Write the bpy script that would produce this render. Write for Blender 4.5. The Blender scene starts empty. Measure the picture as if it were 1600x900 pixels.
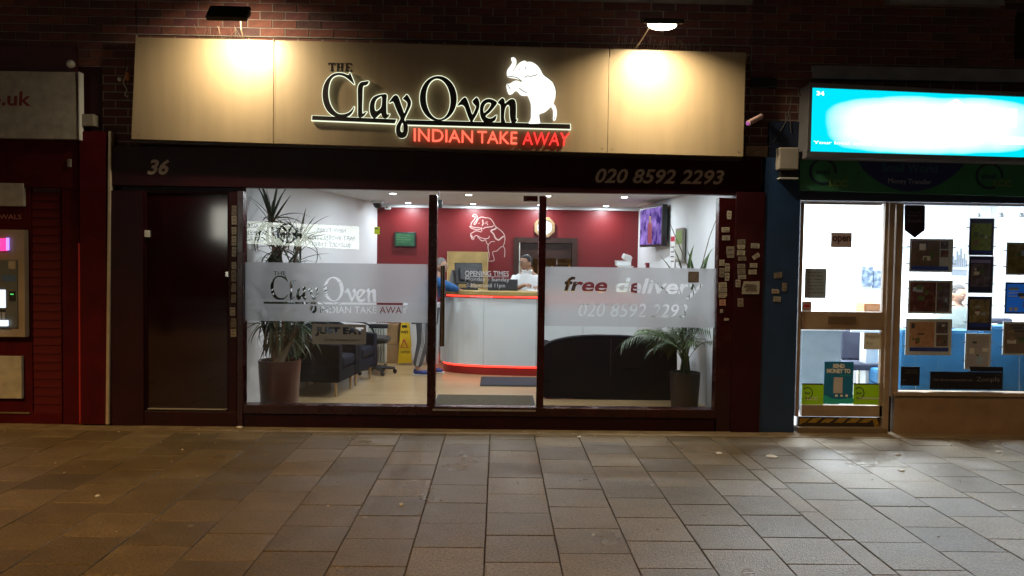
import bpy, bmesh, math, random
from mathutils import Matrix, Vector, Euler
random.seed(36)
rnd = random.Random(7)
S = bpy.context.scene
COL = S.collection
PI = math.pi

# ------------------------------------------------------------------ camera
F = 1230.0                                   # focal length in pixels of the 1600 px wide photograph
CAM = Vector((0.0, -7.32, 1.6))
RM = (Matrix.Rotation(-22.67 / F, 3, 'Z') @ Matrix.Rotation(PI / 2 - 46.7 / F, 3, 'X') @ Matrix.Rotation(0.0142, 3, 'Z'))
cd = bpy.data.cameras.new("camera"); cam = bpy.data.objects.new("camera", cd); COL.objects.link(cam)
cd.sensor_width = 36; cd.lens = 36 * F / 1600; cd.clip_start = 0.05; cd.clip_end = 500
cam.matrix_world = Matrix.Translation(CAM) @ RM.to_4x4()
S.camera = cam
# ------------------------------------------------------------------ world: a clear night, next to no sky light
w = bpy.data.worlds.new("World"); S.world = w; w.use_nodes = True
wn = w.node_tree.nodes; bg = wn['Background']
sk = wn.new('ShaderNodeTexSky'); sk.sky_type = 'NISHITA'; sk.sun_disc = False
sk.sun_elevation = math.radians(-4); sk.sun_rotation = math.radians(200)
w.node_tree.links.new(sk.outputs[0], bg.inputs[0]); bg.inputs[1].default_value = 0.08
sd = bpy.data.lights.new("moon_light", 'SUN'); sd.energy = 0.004; sd.angle = math.radians(0.5); sd.color = (.8, .85, 1)
so = bpy.data.objects.new("moon_light", sd); COL.objects.link(so); so.rotation_euler = (math.radians(50), 0, math.radians(-20))
S.view_settings.view_transform = 'Standard'; S.view_settings.look = 'None'
S.view_settings.exposure = 0; S.view_settings.gamma = 1
try: S.view_settings.use_curve_mapping = False
except Exception: pass
S.cycles.use_denoising = True
S.cycles.max_bounces = 8; S.cycles.diffuse_bounces = 4; S.cycles.glossy_bounces = 4
S.cycles.transmission_bounces = 6; S.cycles.transparent_max_bounces = 16
S.cycles.caustics_reflective = False; S.cycles.caustics_refractive = False
S.cycles.sample_clamp_indirect = 4

# ------------------------------------------------------------------ pixel -> point on a plane of the place
def P(px, py, Y):
    d = RM @ Vector(((px - 800) / F, -(py - 450) / F, -1))
    t = (Y - CAM.y) / d.y
    return CAM + d * t
def PZ(px, py, Z):
    d = RM @ Vector(((px - 800) / F, -(py - 450) / F, -1))
    return CAM + d * ((Z - CAM.z) / d.z)
def R(x0, y0, x1, y1, Y):
    mx, my = (x0 + x1) / 2, (y0 + y1) / 2
    return P(x0, my, Y).x, P(x1, my, Y).x, P(mx, y1, Y).z, P(mx, y0, Y).z      # X0 X1 Z0 Z1

# ------------------------------------------------------------------ materials
MATS = {}
def M(name, col, rough=.5, var=.12, scale=6, bump=0, bscale=60, metal=0, emit=None, es=1, coat=0, spec=.5, rvar=0):
    if name in MATS: return MATS[name]
    m = bpy.data.materials.new(name); m.use_nodes = True; MATS[name] = m
    n = m.node_tree.nodes; l = m.node_tree.links; b = n['Principled BSDF']
    tc = n.new('ShaderNodeTexCoord'); no = n.new('ShaderNodeTexNoise')
    no.inputs['Scale'].default_value = scale; no.inputs['Detail'].default_value = 5
    l.new(tc.outputs['Object'], no.inputs['Vector'])
    r = n.new('ShaderNodeValToRGB'); e = r.color_ramp.elements
    e[0].position = .3; e[1].position = .7
    e[0].color = [max(0, c * (1 - var)) for c in col] + [1]; e[1].color = [min(1, c * (1 + var)) for c in col] + [1]
    l.new(no.outputs['Fac'], r.inputs[0]); l.new(r.outputs[0], b.inputs['Base Color'])
    b.inputs['Roughness'].default_value = rough; b.inputs['Metallic'].default_value = metal
    b.inputs['Specular IOR Level'].default_value = spec
    if coat: b.inputs['Coat Weight'].default_value = coat; b.inputs['Coat Roughness'].default_value = .12
    if rvar:
        mr = n.new('ShaderNodeMapRange'); mr.inputs[3].default_value = max(0, rough - rvar); mr.inputs[4].default_value = rough + rvar
        mr.inputs[1].default_value = .3; mr.inputs[2].default_value = .7
        l.new(no.outputs['Fac'], mr.inputs[0]); l.new(mr.outputs[0], b.inputs['Roughness'])
    if bump:
        n2 = n.new('ShaderNodeTexNoise'); n2.inputs['Scale'].default_value = bscale; n2.inputs['Detail'].default_value = 4
        bp = n.new('ShaderNodeBump'); bp.inputs['Strength'].default_value = bump; bp.inputs['Distance'].default_value = .01
        l.new(tc.outputs['Object'], n2.inputs['Vector']); l.new(n2.outputs['Fac'], bp.inputs['Height']); l.new(bp.outputs[0], b.inputs['Normal'])
    if emit:
        b.inputs['Emission Color'].default_value = list(emit) + [1]; b.inputs['Emission Strength'].default_value = es
    return m
def nodes(name):
    m = bpy.data.materials.new(name); m.use_nodes = True; MATS[name] = m
    n = m.node_tree.nodes; n.clear(); return m, n, m.node_tree.links
# clear glass: transparent with a true fresnel reflection
def make_glass(name, tint=(.97, .98, .98), r0=.03, rough=0.0):
    m, n, l = nodes(name)
    o = n.new('ShaderNodeOutputMaterial'); mx = n.new('ShaderNodeMixShader'); t = n.new('ShaderNodeBsdfTransparent'); g = n.new('ShaderNodeBsdfGlossy')
    t.inputs[0].default_value = list(tint) + [1]; g.inputs['Roughness'].default_value = rough
    lw = n.new('ShaderNodeLayerWeight'); lw.inputs[0].default_value = .5
    p = n.new('ShaderNodeMath'); p.operation = 'POWER'; p.inputs[1].default_value = 5
    q = n.new('ShaderNodeMath'); q.operation = 'MULTIPLY_ADD'; q.inputs[1].default_value = 1 - r0; q.inputs[2].default_value = r0
    l.new(lw.outputs['Facing'], p.inputs[0]); l.new(p.outputs[0], q.inputs[0]); l.new(q.outputs[0], mx.inputs[0])
    l.new(t.outputs[0], mx.inputs[1]); l.new(g.outputs[0], mx.inputs[2]); l.new(mx.outputs[0], o.inputs[0]); return m
GLASS = make_glass('clear_glass')
def make_frost(name, col, k):
    m, n, l = nodes(name)
    o = n.new('ShaderNodeOutputMaterial'); a = n.new('ShaderNodeMixShader'); a.inputs[0].default_value = k
    t = n.new('ShaderNodeBsdfTranslucent'); t.inputs[0].default_value = list(col) + [1]
    r = n.new('ShaderNodeBsdfRefraction'); r.inputs['IOR'].default_value = 1.12; r.inputs['Roughness'].default_value = .55
    d = n.new('ShaderNodeBsdfDiffuse'); d.inputs[0].default_value = (.5, .5, .5, 1)
    no = n.new('ShaderNodeTexNoise'); no.inputs['Scale'].default_value = 9
    cr = n.new('ShaderNodeMapRange'); cr.inputs[3].default_value = k - .05; cr.inputs[4].default_value = k + .05
    l.new(no.outputs['Fac'], cr.inputs[0]); l.new(cr.outputs[0], a.inputs[0])
    b = n.new('ShaderNodeMixShader'); b.inputs[0].default_value = .12
    l.new(r.outputs[0], a.inputs[1]); l.new(t.outputs[0], a.inputs[2]); l.new(a.outputs[0], b.inputs[1]); l.new(d.outputs[0], b.inputs[2]); l.new(b.outputs[0], o.inputs[0]); return m
FROST = make_frost('frosted_vinyl', (.42, .42, .44), .74)
def glow(name, col, s): return M(name, (.02, .02, .02), emit=col, es=s)

# ------------------------------------------------------------------ object helpers
BASE = {}
def tag(o, label=None, cat=None, group=None, kind=None):
    if label: o['label'] = label
    if cat: o['category'] = cat
    if group: o['group'] = group
    if kind: o['kind'] = kind
    return o
def thing(name, loc, label, cat, group=None, rz=0):
    o = bpy.data.objects.new(name, None); COL.objects.link(o); o.location = loc; o.rotation_euler.z = rz
    o.empty_display_size = .1
    BASE[o.name] = Vector(loc); return tag(o, label, cat, group)
class MB:
    def __init__(s): s.v = []; s.f = []
    def add(s, vs, fs):
        k = len(s.v); s.v += [tuple(v) for v in vs]; s.f += [tuple(i + k for i in f) for f in fs]; return s
    def box(s, x0, x1, y0, y1, z0, z1):
        if x0 > x1: x0, x1 = x1, x0
        if y0 > y1: y0, y1 = y1, y0
        if z0 > z1: z0, z1 = z1, z0
        return s.add([(x0,y0,z0),(x1,y0,z0),(x1,y1,z0),(x0,y1,z0),(x0,y0,z1),(x1,y0,z1),(x1,y1,z1),(x0,y1,z1)],
                     [(0,3,2,1),(4,5,6,7),(0,1,5,4),(1,2,6,5),(2,3,7,6),(3,0,4,7)])
    def obox(s, c, hx, hy, hz, e):                 # oriented box
        m = Euler(e).to_matrix(); c = Vector(c)
        vs = [c + m @ Vector((a*hx, b*hy, d*hz)) for d in (-1,1) for a, b in ((-1,-1),(1,-1),(1,1),(-1,1))]
        return s.add(vs, [(0,3,2,1),(4,5,6,7),(0,1,5,4),(1,2,6,5),(2,3,7,6),(3,0,4,7)])
    def quadp(s, pts, Y0, Y1):                     # prism from 4 photo corners (tl tr br bl), front face at Y0, back at Y1
        f = [P(x, y, Y0) for x, y in pts]; b = [Vector((v.x, Y1, v.z)) for v in f]
        return s.add(f + b, [(3,2,1,0),(4,5,6,7),(0,1,5,4),(1,2,6,5),(2,3,7,6),(3,0,4,7)])
    def tube(s, pts, r, n=8, cap=True):
        pts = [Vector(p) for p in pts]; k0 = len(s.v); rr = r if isinstance(r, (list, tuple)) else [r] * len(pts)
        up = None
        for i, p in enumerate(pts):
            t = (pts[min(i+1, len(pts)-1)] - pts[max(i-1, 0)]).normalized()
            if up is None: up = Vector((0,0,1)) if abs(t.z) < .9 else Vector((1,0,0))
            a = t.cross(up).normalized(); b = a.cross(t).normalized(); up = b
            for j in range(n):
                q = 2*PI*j/n; s.v.append(tuple(p + (a*math.cos(q) + b*math.sin(q)) * rr[i]))
        for i in range(len(pts)-1):
            for j in range(n):
                s.f.append((k0+i*n+j, k0+i*n+(j+1)%n, k0+(i+1)*n+(j+1)%n, k0+(i+1)*n+j))
        if cap:
            s.f.append(tuple(k0+j for j in range(n))[::-1]); s.f.append(tuple(k0+(len(pts)-1)*n+j for j in range(n)))
        return s
    def lathe(s, prof, c=(0,0,0), n=20, sx=1, sy=1):
        k0 = len(s.v); c = Vector(c)
        for r, z in prof:
            for j in range(n):
                q = 2*PI*j/n; s.v.append((c.x + r*sx*math.cos(q), c.y + r*sy*math.sin(q), c.z + z))
        for i in range(len(prof)-1):
            for j in range(n):
                s.f.append((k0+i*n+j, k0+i*n+(j+1)%n, k0+(i+1)*n+(j+1)%n, k0+(i+1)*n+j))
        s.f.append(tuple(k0+j for j in range(n))[::-1]); s.f.append(tuple(k0+(len(prof)-1)*n+j for j in range(n)))
        return s
    def prism(s, pts, z0, z1):                     # plan polygon
        n = len(pts)
        return s.add([(x,y,z0) for x,y in pts] + [(x,y,z1) for x,y in pts],
                     [tuple(range(n))[::-1], tuple(range(n, 2*n))] + [(i,(i+1)%n,(i+1)%n+n,i+n) for i in range(n)])
    def ball(s, c, rx, ry, rz, n=12, m=8):
        pr = [(max(.001, math.sin(PI*i/m)), -math.cos(PI*i/m)) for i in range(m+1)]
        k0 = len(s.v)
        for r, z in pr:
            for j in range(n):
                q = 2*PI*j/n; s.v.append((c[0]+rx*r*math.cos(q), c[1]+ry*r*math.sin(q), c[2]+rz*z))
        for i in range(m):
            for j in range(n):
                s.f.append((k0+i*n+j, k0+i*n+(j+1)%n, k0+(i+1)*n+(j+1)%n, k0+(i+1)*n+j))
        return s
    def mesh(s, name, mat, off=(0,0,0), smooth=False):
        off = Vector(off); me = bpy.data.meshes.new(name)
        me.from_pydata([tuple(Vector(v) - off) for v in s.v], [], s.f); me.validate()
        bm = bmesh.new(); bm.from_mesh(me); bmesh.ops.recalc_face_normals(bm, faces=bm.faces); bm.to_mesh(me); bm.free()
        if smooth:
            for p in me.polygons: p.use_smooth = True
            me.set_sharp_from_angle(angle=math.radians(40))
        me.materials.append(mat); return me
    def part(s, name, mat, parent, smooth=False, bev=0, label=None):
        b = BASE[parent.name]
        o = bpy.data.objects.new(name, s.mesh(name, mat, b, smooth)); COL.objects.link(o); o.parent = parent; BASE[o.name] = b
        if bev: bevel(o, bev)
        if label: o['label'] = label
        return o
    def solo(s, name, mat, label=None, cat=None, group=None, kind=None, smooth=False, bev=0):
        xs = [v[0] for v in s.v]; ys = [v[1] for v in s.v]; zs = [v[2] for v in s.v]
        b = Vector(((min(xs)+max(xs))/2, (min(ys)+max(ys))/2, min(zs)))
        o = bpy.data.objects.new(name, s.mesh(name, mat, b, smooth)); COL.objects.link(o); o.location = b; BASE[o.name] = b
        if bev: bevel(o, bev)
        return tag(o, label, cat, group, kind)
def bevel(o, wd, seg=2):
    b = o.modifiers.new('bevel', 'BEVEL'); b.width = wd; b.segments = seg; b.limit_method = 'ANGLE'; b.angle_limit = math.radians(40)
    return o
def struct(name, mb, mat, smooth=False, bev=0): return mb.solo(name, mat, kind='structure', smooth=smooth, bev=bev)
def instance(me, name, parent, loc, rot=(0,0,0), sc=1, label=None):
    o = bpy.data.objects.new(name, me); COL.objects.link(o); o.parent = parent
    o.location = Vector(loc); o.rotation_euler = rot
    o.scale = (sc, sc, sc) if not isinstance(sc, (tuple, list)) else sc
    if label: o['label'] = label
    return o
def copy_tree(o, loc, rz=None, label=None):
    def rec(a, par):
        c = a.copy(); COL.objects.link(c); c.parent = par
        for ch in list(a.children): rec(ch, c)
        return c
    kids = list(o.children); r = o.copy(); COL.objects.link(r)
    for ch in kids: rec(ch, r)
    r.location = loc
    if rz is not None: r.rotation_euler.z = rz
    if label: r['label'] = label
    BASE[r.name] = Vector(loc); return r
def lamp(name, kind, loc, power, col, parent=None, rot=(0,0,0), size=.1, sizey=None, spot=None, blend=.5):
    d = bpy.data.lights.new(name, kind); d.energy = power; d.color = col
    if kind == 'AREA':
        d.size = size
        if sizey: d.shape = 'RECTANGLE'; d.size_y = sizey
        else: d.shape = 'DISK'
        if spot: d.spread = spot
    else: d.shadow_soft_size = size
    if kind == 'SPOT': d.spot_size = spot; d.spot_blend = blend
    o = bpy.data.objects.new(name, d); COL.objects.link(o)
    if parent: o.parent = parent; o.location = Vector(loc) - BASE[parent.name]
    else: o.location = loc
    o.rotation_euler = rot; return o
def smooth_loop(pts, sub=4, closed=True):
    n = len(pts); out = []
    rng = range(n) if closed else range(n-1)
    for i in rng:
        g = (lambda k: pts[k % n]) if closed else (lambda k: pts[max(0, min(n-1, k))])
        a, b, c, d = g(i-1), g(i), g(i+1), g(i+2)
        for j in range(sub):
            t = j/sub
            out.append(tuple(.5*((2*b[k]) + (-a[k]+c[k])*t + (2*a[k]-5*b[k]+4*c[k]-d[k])*t*t + (-a[k]+3*b[k]-3*c[k]+d[k])*t**3) for k in range(len(b))))
    if not closed: out.append(tuple(pts[-1]))
    return out
def fill(loops, extrude=0, offset=0, fl='BOTH'):
    """closed 2D loops -> filled (and extruded) mesh, holes by even-odd; returns verts, faces"""
    cu = bpy.data.curves.new('outline', 'CURVE'); cu.dimensions = '2D'; cu.fill_mode = fl; cu.extrude = extrude; cu.offset = offset
    for lp in loops:
        sp = cu.splines.new('POLY'); sp.points.add(len(lp)-1); sp.use_cyclic_u = True
        for i, p in enumerate(lp): sp.points[i].co = (p[0], p[1], 0, 1)
    ob = bpy.data.objects.new('outline', cu); me = bpy.data.meshes.new_from_object(ob)
    v = [tuple(x.co) for x in me.vertices]; f = [tuple(p.vertices) for p in me.polygons]
    bpy.data.objects.remove(ob); bpy.data.curves.remove(cu); bpy.data.meshes.remove(me); return v, f
def fill_cdt(loops):
    """robust flat fill by even-odd rule (constrained Delaunay); for flat films with many cut-outs"""
    from mathutils.geometry import delaunay_2d_cdt
    V, E = [], []
    for lp in loops:
        k = len(V); n = len(lp); V += [Vector((p[0], p[1])) for p in lp]; E += [(k+i, k+(i+1) % n) for i in range(n)]
    v, _, f, *_r = delaunay_2d_cdt(V, E, [], 0, 1e-6)
    keep = []
    for t in f:
        cx = sum(v[i].x for i in t)/len(t); cy = sum(v[i].y for i in t)/len(t); c = False
        for lp in loops:
            for a, b in zip(lp, lp[1:]+lp[:1]):
                if (a[1] > cy) != (b[1] > cy) and cx < (b[0]-a[0])*(cy-a[1])/(b[1]-a[1])+a[0]: c = not c
        if c: keep.append(tuple(t))
    return [(p.x, p.y, 0) for p in v], keep
def area(lp): return sum(lp[i-1][0]*lp[i][1] - lp[i][0]*lp[i-1][1] for i in range(len(lp)))/2
def shape(loops, Yf, Yb, offset=0):
    """pixel loops (first outer, others holes) -> MB prism between Y=Yf (front) and Yb"""
    q = [[(P(x, y, Yf).x, P(x, y, Yf).z) for x, y in lp] for lp in loops]
    if offset:                                      # outline grown outward, holes shrunk
        q2 = []
        for i, lp in enumerate(q):
            sgn = 1 if area(lp) > 0 else -1
            if i: sgn = -sgn
            n = len(lp); o = []
            for k in range(n):
                a, b, c = Vector(lp[k-1]), Vector(lp[k]), Vector(lp[(k+1) % n])
                t = (c - a); t = t.normalized() if t.length > 1e-9 else Vector((1, 0))
                o.append((b.x + t.y*offset*sgn, b.y - t.x*offset*sgn))
            q2.append(o)
        q = q2
    h = abs(Yb - Yf)/2; v, f = fill(q, h)
    mb = MB(); mb.add([((x), (Yf+Yb)/2 + (z if Yb > Yf else z), y) for x, y, z in v], f); return mb
TXT = {}
def text_raw(s, shear=0, bold=0, ext=0, space=1):
    key = (s, shear, bold, ext, space)
    if key in TXT: return TXT[key]
    cu = bpy.data.curves.new('txt', 'FONT'); cu.body = s; cu.shear = shear; cu.offset = bold; cu.extrude = ext; cu.resolution_u = 3; cu.space_character = space
    cu.align_x = 'LEFT'
    ob = bpy.data.objects.new('txt', cu); me = bpy.data.meshes.new_from_object(ob)
    v = [tuple(x.co) for x in me.vertices]; f = [tuple(p.vertices) for p in me.polygons]
    bpy.data.objects.remove(ob); bpy.data.curves.remove(cu); bpy.data.meshes.remove(me)
    TXT[key] = (v, f); return v, f
def islands(v, f):
    par = list(range(len(v)))
    def find(a):
        while par[a] != a: par[a] = par[par[a]]; a = par[a]
        return a
    for q in f:
        for i in q[1:]: par[find(q[0])] = find(i)
    # merge vertically stacked / x-overlapping islands by shared coordinates
    groups = {}
    for i in range(len(v)): groups.setdefault(find(i), []).append(i)
    res = []
    for g in groups.values():
        x0 = min(v[i][0] for i in g); x1 = max(v[i][0] for i in g); res.append([x0, x1, set(g)])
    res.sort(key=lambda r: r[0]); out = []
    for r in res:
        if out and r[0] < out[-1][1] - .02: out[-1][1] = max(out[-1][1], r[1]); out[-1][2] |= r[2]
        else: out.append(r)
    return [(g, [q for q in f if q[0] in g]) for _, _, g in out]
def text_mb(s, quad, Yf, depth=.003, shear=0, bold=0, space=1, flip=False):
    """text stretched into a photo quad (tl,tr,br,bl pixel corners)"""
    v, f = text_raw(s, shear, bold, .5, space)
    x0 = min(a[0] for a in v); x1 = max(a[0] for a in v); y0 = min(a[1] for a in v); y1 = max(a[1] for a in v)
    tl, tr, br, bl = [P(x, y, Yf) for x, y in quad]; out = []
    for a in v:
        u = (a[0]-x0)/(x1-x0); t = (a[1]-y0)/(y1-y0)
        p = (bl*(1-u) + br*u)*(1-t) + (tl*(1-u) + tr*u)*t
        out.append((p.x, Yf + (depth if a[2] < 0 else 0), p.z))
    mb = MB(); mb.add(out, f); return mb
def hq(x0, y0, x1, y1, sl=.016): return [(x0, y0), (x1, y0+sl*(x1-x0)), (x1, y1+sl*(x1-x0)), (x0, y1)]
def text_loops(s, quad, shear=0, bold=0, space=1):
    """outline loops of a text in pixel space"""
    v, f = text_raw(s, shear, bold, 0, space)
    x0 = min(a[0] for a in v); x1 = max(a[0] for a in v); y0 = min(a[1] for a in v); y1 = max(a[1] for a in v)
    key = lambda i: (round(v[i][0], 5), round(v[i][1], 5))
    ed = {}
    for q in f:
        for i in range(len(q)):
            a, b = key(q[i]), key(q[(i+1) % len(q)])
            if a == b: continue
            ed.setdefault((a, b) if a < b else (b, a), []).append(1)
    nb = {}
    for (a, b), c in ed.items():
        if len(c) == 1: nb.setdefault(a, []).append(b); nb.setdefault(b, []).append(a)
    loops = []; seen = set()
    for st in list(nb):
        if st in seen: continue
        lp = [st]; seen.add(st); cur = st
        while True:
            nx = [q for q in nb[cur] if q not in seen]
            if not nx: break
            cur = nx[0]; seen.add(cur); lp.append(cur)
        if len(lp) > 2:
            o = []
            for x, y in lp:
                u = (x-x0)/(x1-x0); t = (y-y0)/(y1-y0); (ax, ay), (bx, by), (cx, cy), (dx, dy) = quad
                o.append(((dx*(1-u)+cx*u)*(1-t)+(ax*(1-u)+bx*u)*t, (dy*(1-u)+cy*u)*(1-t)+(ay*(1-u)+by*u)*t))
            loops.append(o)
    return loops
def ribbon(pts, wd, Y, d=.004):
    """pixel polyline -> thin raised line of constant width (metres) on plane Y"""
    q = [(P(x, y, Y).x, P(x, y, Y).z) for x, y in pts]; mb = MB(); vs = []; n = len(q)
    for i in range(n):
        a = Vector(q[max(i-1, 0)]); c = Vector(q[min(i+1, n-1)]); t = (c-a).normalized() if (c-a).length > 1e-9 else Vector((1, 0))
        nn = Vector((-t.y, t.x))*wd/2; x, z = q[i]
        vs += [(x+nn.x, Y, z+nn.y), (x-nn.x, Y, z-nn.y), (x+nn.x, Y+d, z+nn.y), (x-nn.x, Y+d, z-nn.y)]
    fs = [(0,1,3,2), (4*n-4, 4*n-2, 4*n-1, 4*n-3)]
    for i in range(n-1):
        k = 4*i; fs += [(k, k+4, k+5, k+1), (k+2, k+3, k+7, k+6), (k, k+2, k+6, k+4), (k+1, k+5, k+7, k+3)]
    return mb.add(vs, fs)
def bx(x0, y0, x1, y1, Y0, Y1, mb=None):
    a = R(x0, y0, x1, y1, Y0); mb = mb or MB(); return mb.box(a[0], a[1], Y0, Y1, a[2], a[3])
# ------------------------------------------------------------------ palette
maroon = M('maroon_gloss_paint', (.024, .003, .004), rough=.25, var=.25, spec=.4, bump=.02, bscale=20, rvar=.06)
maroon_dk = M('dark_maroon_paint', (.022, .003, .005), rough=.42, var=.3, scale=3, spec=.18, rvar=.06)
red_paint = M('red_exterior_paint', (.055, .0015, .003), rough=.6, spec=.12, var=.25, bump=.05, bscale=25)
taupe = M('taupe_fascia_paint', (.29, .215, .13), rough=.42, var=.05, scale=2)
blackm = M('black_plastic', (.012, .012, .013), rough=.4)
blackmetal = M('black_powder_coat', (.015, .013, .012), rough=.45, bump=.05)
white_plastic = M('white_plastic', (.62, .62, .6), rough=.4, var=.06)
chrome = M('brushed_steel', (.6, .58, .55), rough=.25, metal=1, var=.1, scale=20)
bronze = M('bronze_tube', (.25, .19, .14), rough=.22, metal=1)
navy_paint = M('navy_blue_paint', (.009, .03, .085), rough=.45, var=.2, bump=.04)
beige_frame = M('weathered_beige_frame', (.27, .2, .14), rough=.45, var=.2, scale=5, bump=.05)
paper = M('sticker_paper', (.30, .27, .22), rough=.7, var=.18, scale=30)
white_wall = M('white_emulsion', (.72, .74, .76), rough=.7, var=.02, scale=2, bump=.03, bscale=90)
ceil_m = M('ceiling_emulsion', (.7, .7, .7), rough=.85, var=.02)
red_wall = M('deep_red_emulsion', (.15, .008, .010), rough=.42, var=.08, scale=2)
conc = M('concrete_strip', (.17, .125, .07), rough=.55, var=.3, scale=7, bump=.4, bscale=60, rvar=.1)

# weather streaks and grime on the fascia board
n = taupe.node_tree.nodes; l = taupe.node_tree.links; b = n['Principled BSDF']; geo = n.new('ShaderNodeNewGeometry'); mp = n.new('ShaderNodeMapping'); mp.inputs['Scale'].default_value = (9, 1, .8)
nz = n.new('ShaderNodeTexNoise'); nz.inputs['Scale'].default_value = 1.6; nz.inputs['Detail'].default_value = 7; mr = n.new('ShaderNodeMapRange'); mr.inputs[1].default_value = .3; mr.inputs[2].default_value = .75; mr.inputs[3].default_value = .9; mr.inputs[4].default_value = 1.04
l.new(geo.outputs['Position'], mp.inputs[0]); l.new(mp.outputs[0], nz.inputs['Vector']); l.new(nz.outputs['Fac'], mr.inputs[0]); vm = n.new('ShaderNodeVectorMath'); vm.operation = 'SCALE'
l.new(b.inputs['Base Color'].links[0].from_socket, vm.inputs[0]); l.new(mr.outputs[0], vm.inputs['Scale']); l.new(vm.outputs[0], b.inputs['Base Color'])
# ------------------------------------------------------------------ ground
struct('ground', MB().add([(-150,-200,-.14),(150,-200,-.14),(150,100,-.14),(-150,100,-.14)], [(0,1,2,3)]), M('earth', (.05,.045,.04), rough=.9))
asph = M('asphalt', (.045,.045,.047), rough=.6, var=.3, scale=30, bump=.3, bscale=120)
struct('road', MB().box(-60, 60, -16.5, -9.2, -.13, -.11), asph)
struct('kerb', MB().box(-60, 60, -9.2, -9.05, -.13, 0), M('kerb_stone', (.3,.29,.27), rough=.7, bump=.2))
struct('far_pavement', MB().box(-60, 60, -20.4, -16.5, -.13, 0.0), M('far_paving', (.2,.19,.17), rough=.7, bump=.2))
def paving_far_mat():
    m, n, l = nodes('paving_pattern'); o = n.new('ShaderNodeOutputMaterial'); b = n.new('ShaderNodeBsdfPrincipled'); br = n.new('ShaderNodeTexBrick')
    tc = n.new('ShaderNodeTexCoord'); br.inputs['Scale'].default_value = 1; br.inputs['Brick Width'].default_value = .4; br.inputs['Row Height'].default_value = .4
    br.inputs['Mortar Size'].default_value = .006; br.inputs['Color1'].default_value = (.13,.11,.09,1); br.inputs['Color2'].default_value = (.17,.145,.12,1); br.inputs['Mortar'].default_value = (.03,.025,.02,1)
    b.inputs['Roughness'].default_value = .5; l.new(tc.outputs['Object'], br.inputs['Vector']); l.new(br.outputs[0], b.inputs['Base Color']); l.new(b.outputs[0], o.inputs[0]); return m
PF = paving_far_mat()
pav = struct('pavement', MB().box(-12, 12, -9.05, 9.5, -.13, -.022), M('jointing_sand', (.03,.025,.02), rough=.9, bump=.3))
for a in ((-12, 12, -9.05, -4.24), (-12, -5.27, -4.24, -.23), (6.18, 12, -4.24, -.23)):
    MB().box(a[0], a[1], a[2], a[3], -.0215, -.001).part('far_slabs', PF, pav)
struct('concrete_strip', MB().box(-12, 12, -.226, .05, -.13, .0), conc)
# slabs, each one its own piece
def slab_mat(k, c):
    name = 'paving_slab_%d' % k
    m = M(name, c, rough=.3, var=.16, scale=5)
    n = m.node_tree.nodes; l = m.node_tree.links; b = n['Principled BSDF']
    tc = n.new('ShaderNodeTexCoord'); geo = n.new('ShaderNodeNewGeometry')
    v = n.new('ShaderNodeTexVoronoi'); v.inputs['Scale'].default_value = 150; l.new(geo.outputs['Position'], v.inputs['Vector'])
    nz = n.new('ShaderNodeTexNoise'); nz.inputs['Scale'].default_value = 85; nz.inputs['Detail'].default_value = 8; l.new(geo.outputs['Position'], nz.inputs['Vector'])
    ad = n.new('ShaderNodeMath'); ad.operation = 'ADD'; l.new(v.outputs['Distance'], ad.inputs[0]); l.new(nz.outputs['Fac'], ad.inputs[1])
    bp = n.new('ShaderNodeBump'); bp.inputs['Strength'].default_value = .75; bp.inputs['Distance'].default_value = .004
    l.new(ad.outputs[0], bp.inputs['Height']); l.new(bp.outputs[0], b.inputs['Normal'])
    big = n.new('ShaderNodeTexNoise'); big.inputs['Scale'].default_value = 1.1; big.inputs['Detail'].default_value = 4; l.new(geo.outputs['Position'], big.inputs['Vector'])
    mr = n.new('ShaderNodeMapRange'); mr.inputs[1].default_value = .3; mr.inputs[2].default_value = .7; mr.inputs[3].default_value = .25; mr.inputs[4].default_value = .42
    l.new(big.outputs['Fac'], mr.inputs[0]); l.new(mr.outputs[0], b.inputs['Roughness'])
    # fine aggregate speckle and worn patches
    sp = n.new('ShaderNodeTexNoise'); sp.inputs['Scale'].default_value = 62; sp.inputs['Detail'].default_value = 5; sp.inputs['Roughness'].default_value = .75; l.new(geo.outputs['Position'], sp.inputs['Vector'])
    r2 = n.new('ShaderNodeMapRange'); r2.inputs[1].default_value = .35; r2.inputs[2].default_value = .7; r2.inputs[3].default_value = .42; r2.inputs[4].default_value = 1.8
    l.new(sp.outputs['Fac'], r2.inputs[0])
    r3 = n.new('ShaderNodeMapRange'); r3.inputs[1].default_value = .3; r3.inputs[2].default_value = .7; r3.inputs[3].default_value = .86; r3.inputs[4].default_value = 1.12
    l.new(big.outputs['Fac'], r3.inputs[0])
    mm = n.new('ShaderNodeMath'); mm.operation = 'MULTIPLY'; l.new(r2.outputs[0], mm.inputs[0]); l.new(r3.outputs[0], mm.inputs[1])
    src = b.inputs['Base Color'].links[0].from_socket
    gv = n.new('ShaderNodeTexVoronoi'); gv.inputs['Scale'].default_value = 2.6; l.new(geo.outputs['Position'], gv.inputs['Vector'])   # trodden gum
    gr = n.new('ShaderNodeMapRange'); gr.inputs[1].default_value = .03; gr.inputs[2].default_value = .055; gr.inputs[3].default_value = 1; gr.inputs[4].default_value = 0; l.new(gv.outputs['Distance'], gr.inputs[0])
    gm = n.new('ShaderNodeMixRGB'); gm.inputs[2].default_value = (.06,.052,.045,1) if k % 2 else (.26,.235,.2,1); l.new(gr.outputs[0], gm.inputs[0]); l.new(src, gm.inputs[1]); src = gm.outputs[0]
    mx = n.new('ShaderNodeVectorMath'); mx.operation = 'SCALE'; l.new(src, mx.inputs[0]); l.new(mm.outputs[0], mx.inputs['Scale']); l.new(mx.outputs[0], b.inputs['Base Color'])
    b.inputs['Specular IOR Level'].default_value = .5
    return m
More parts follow.
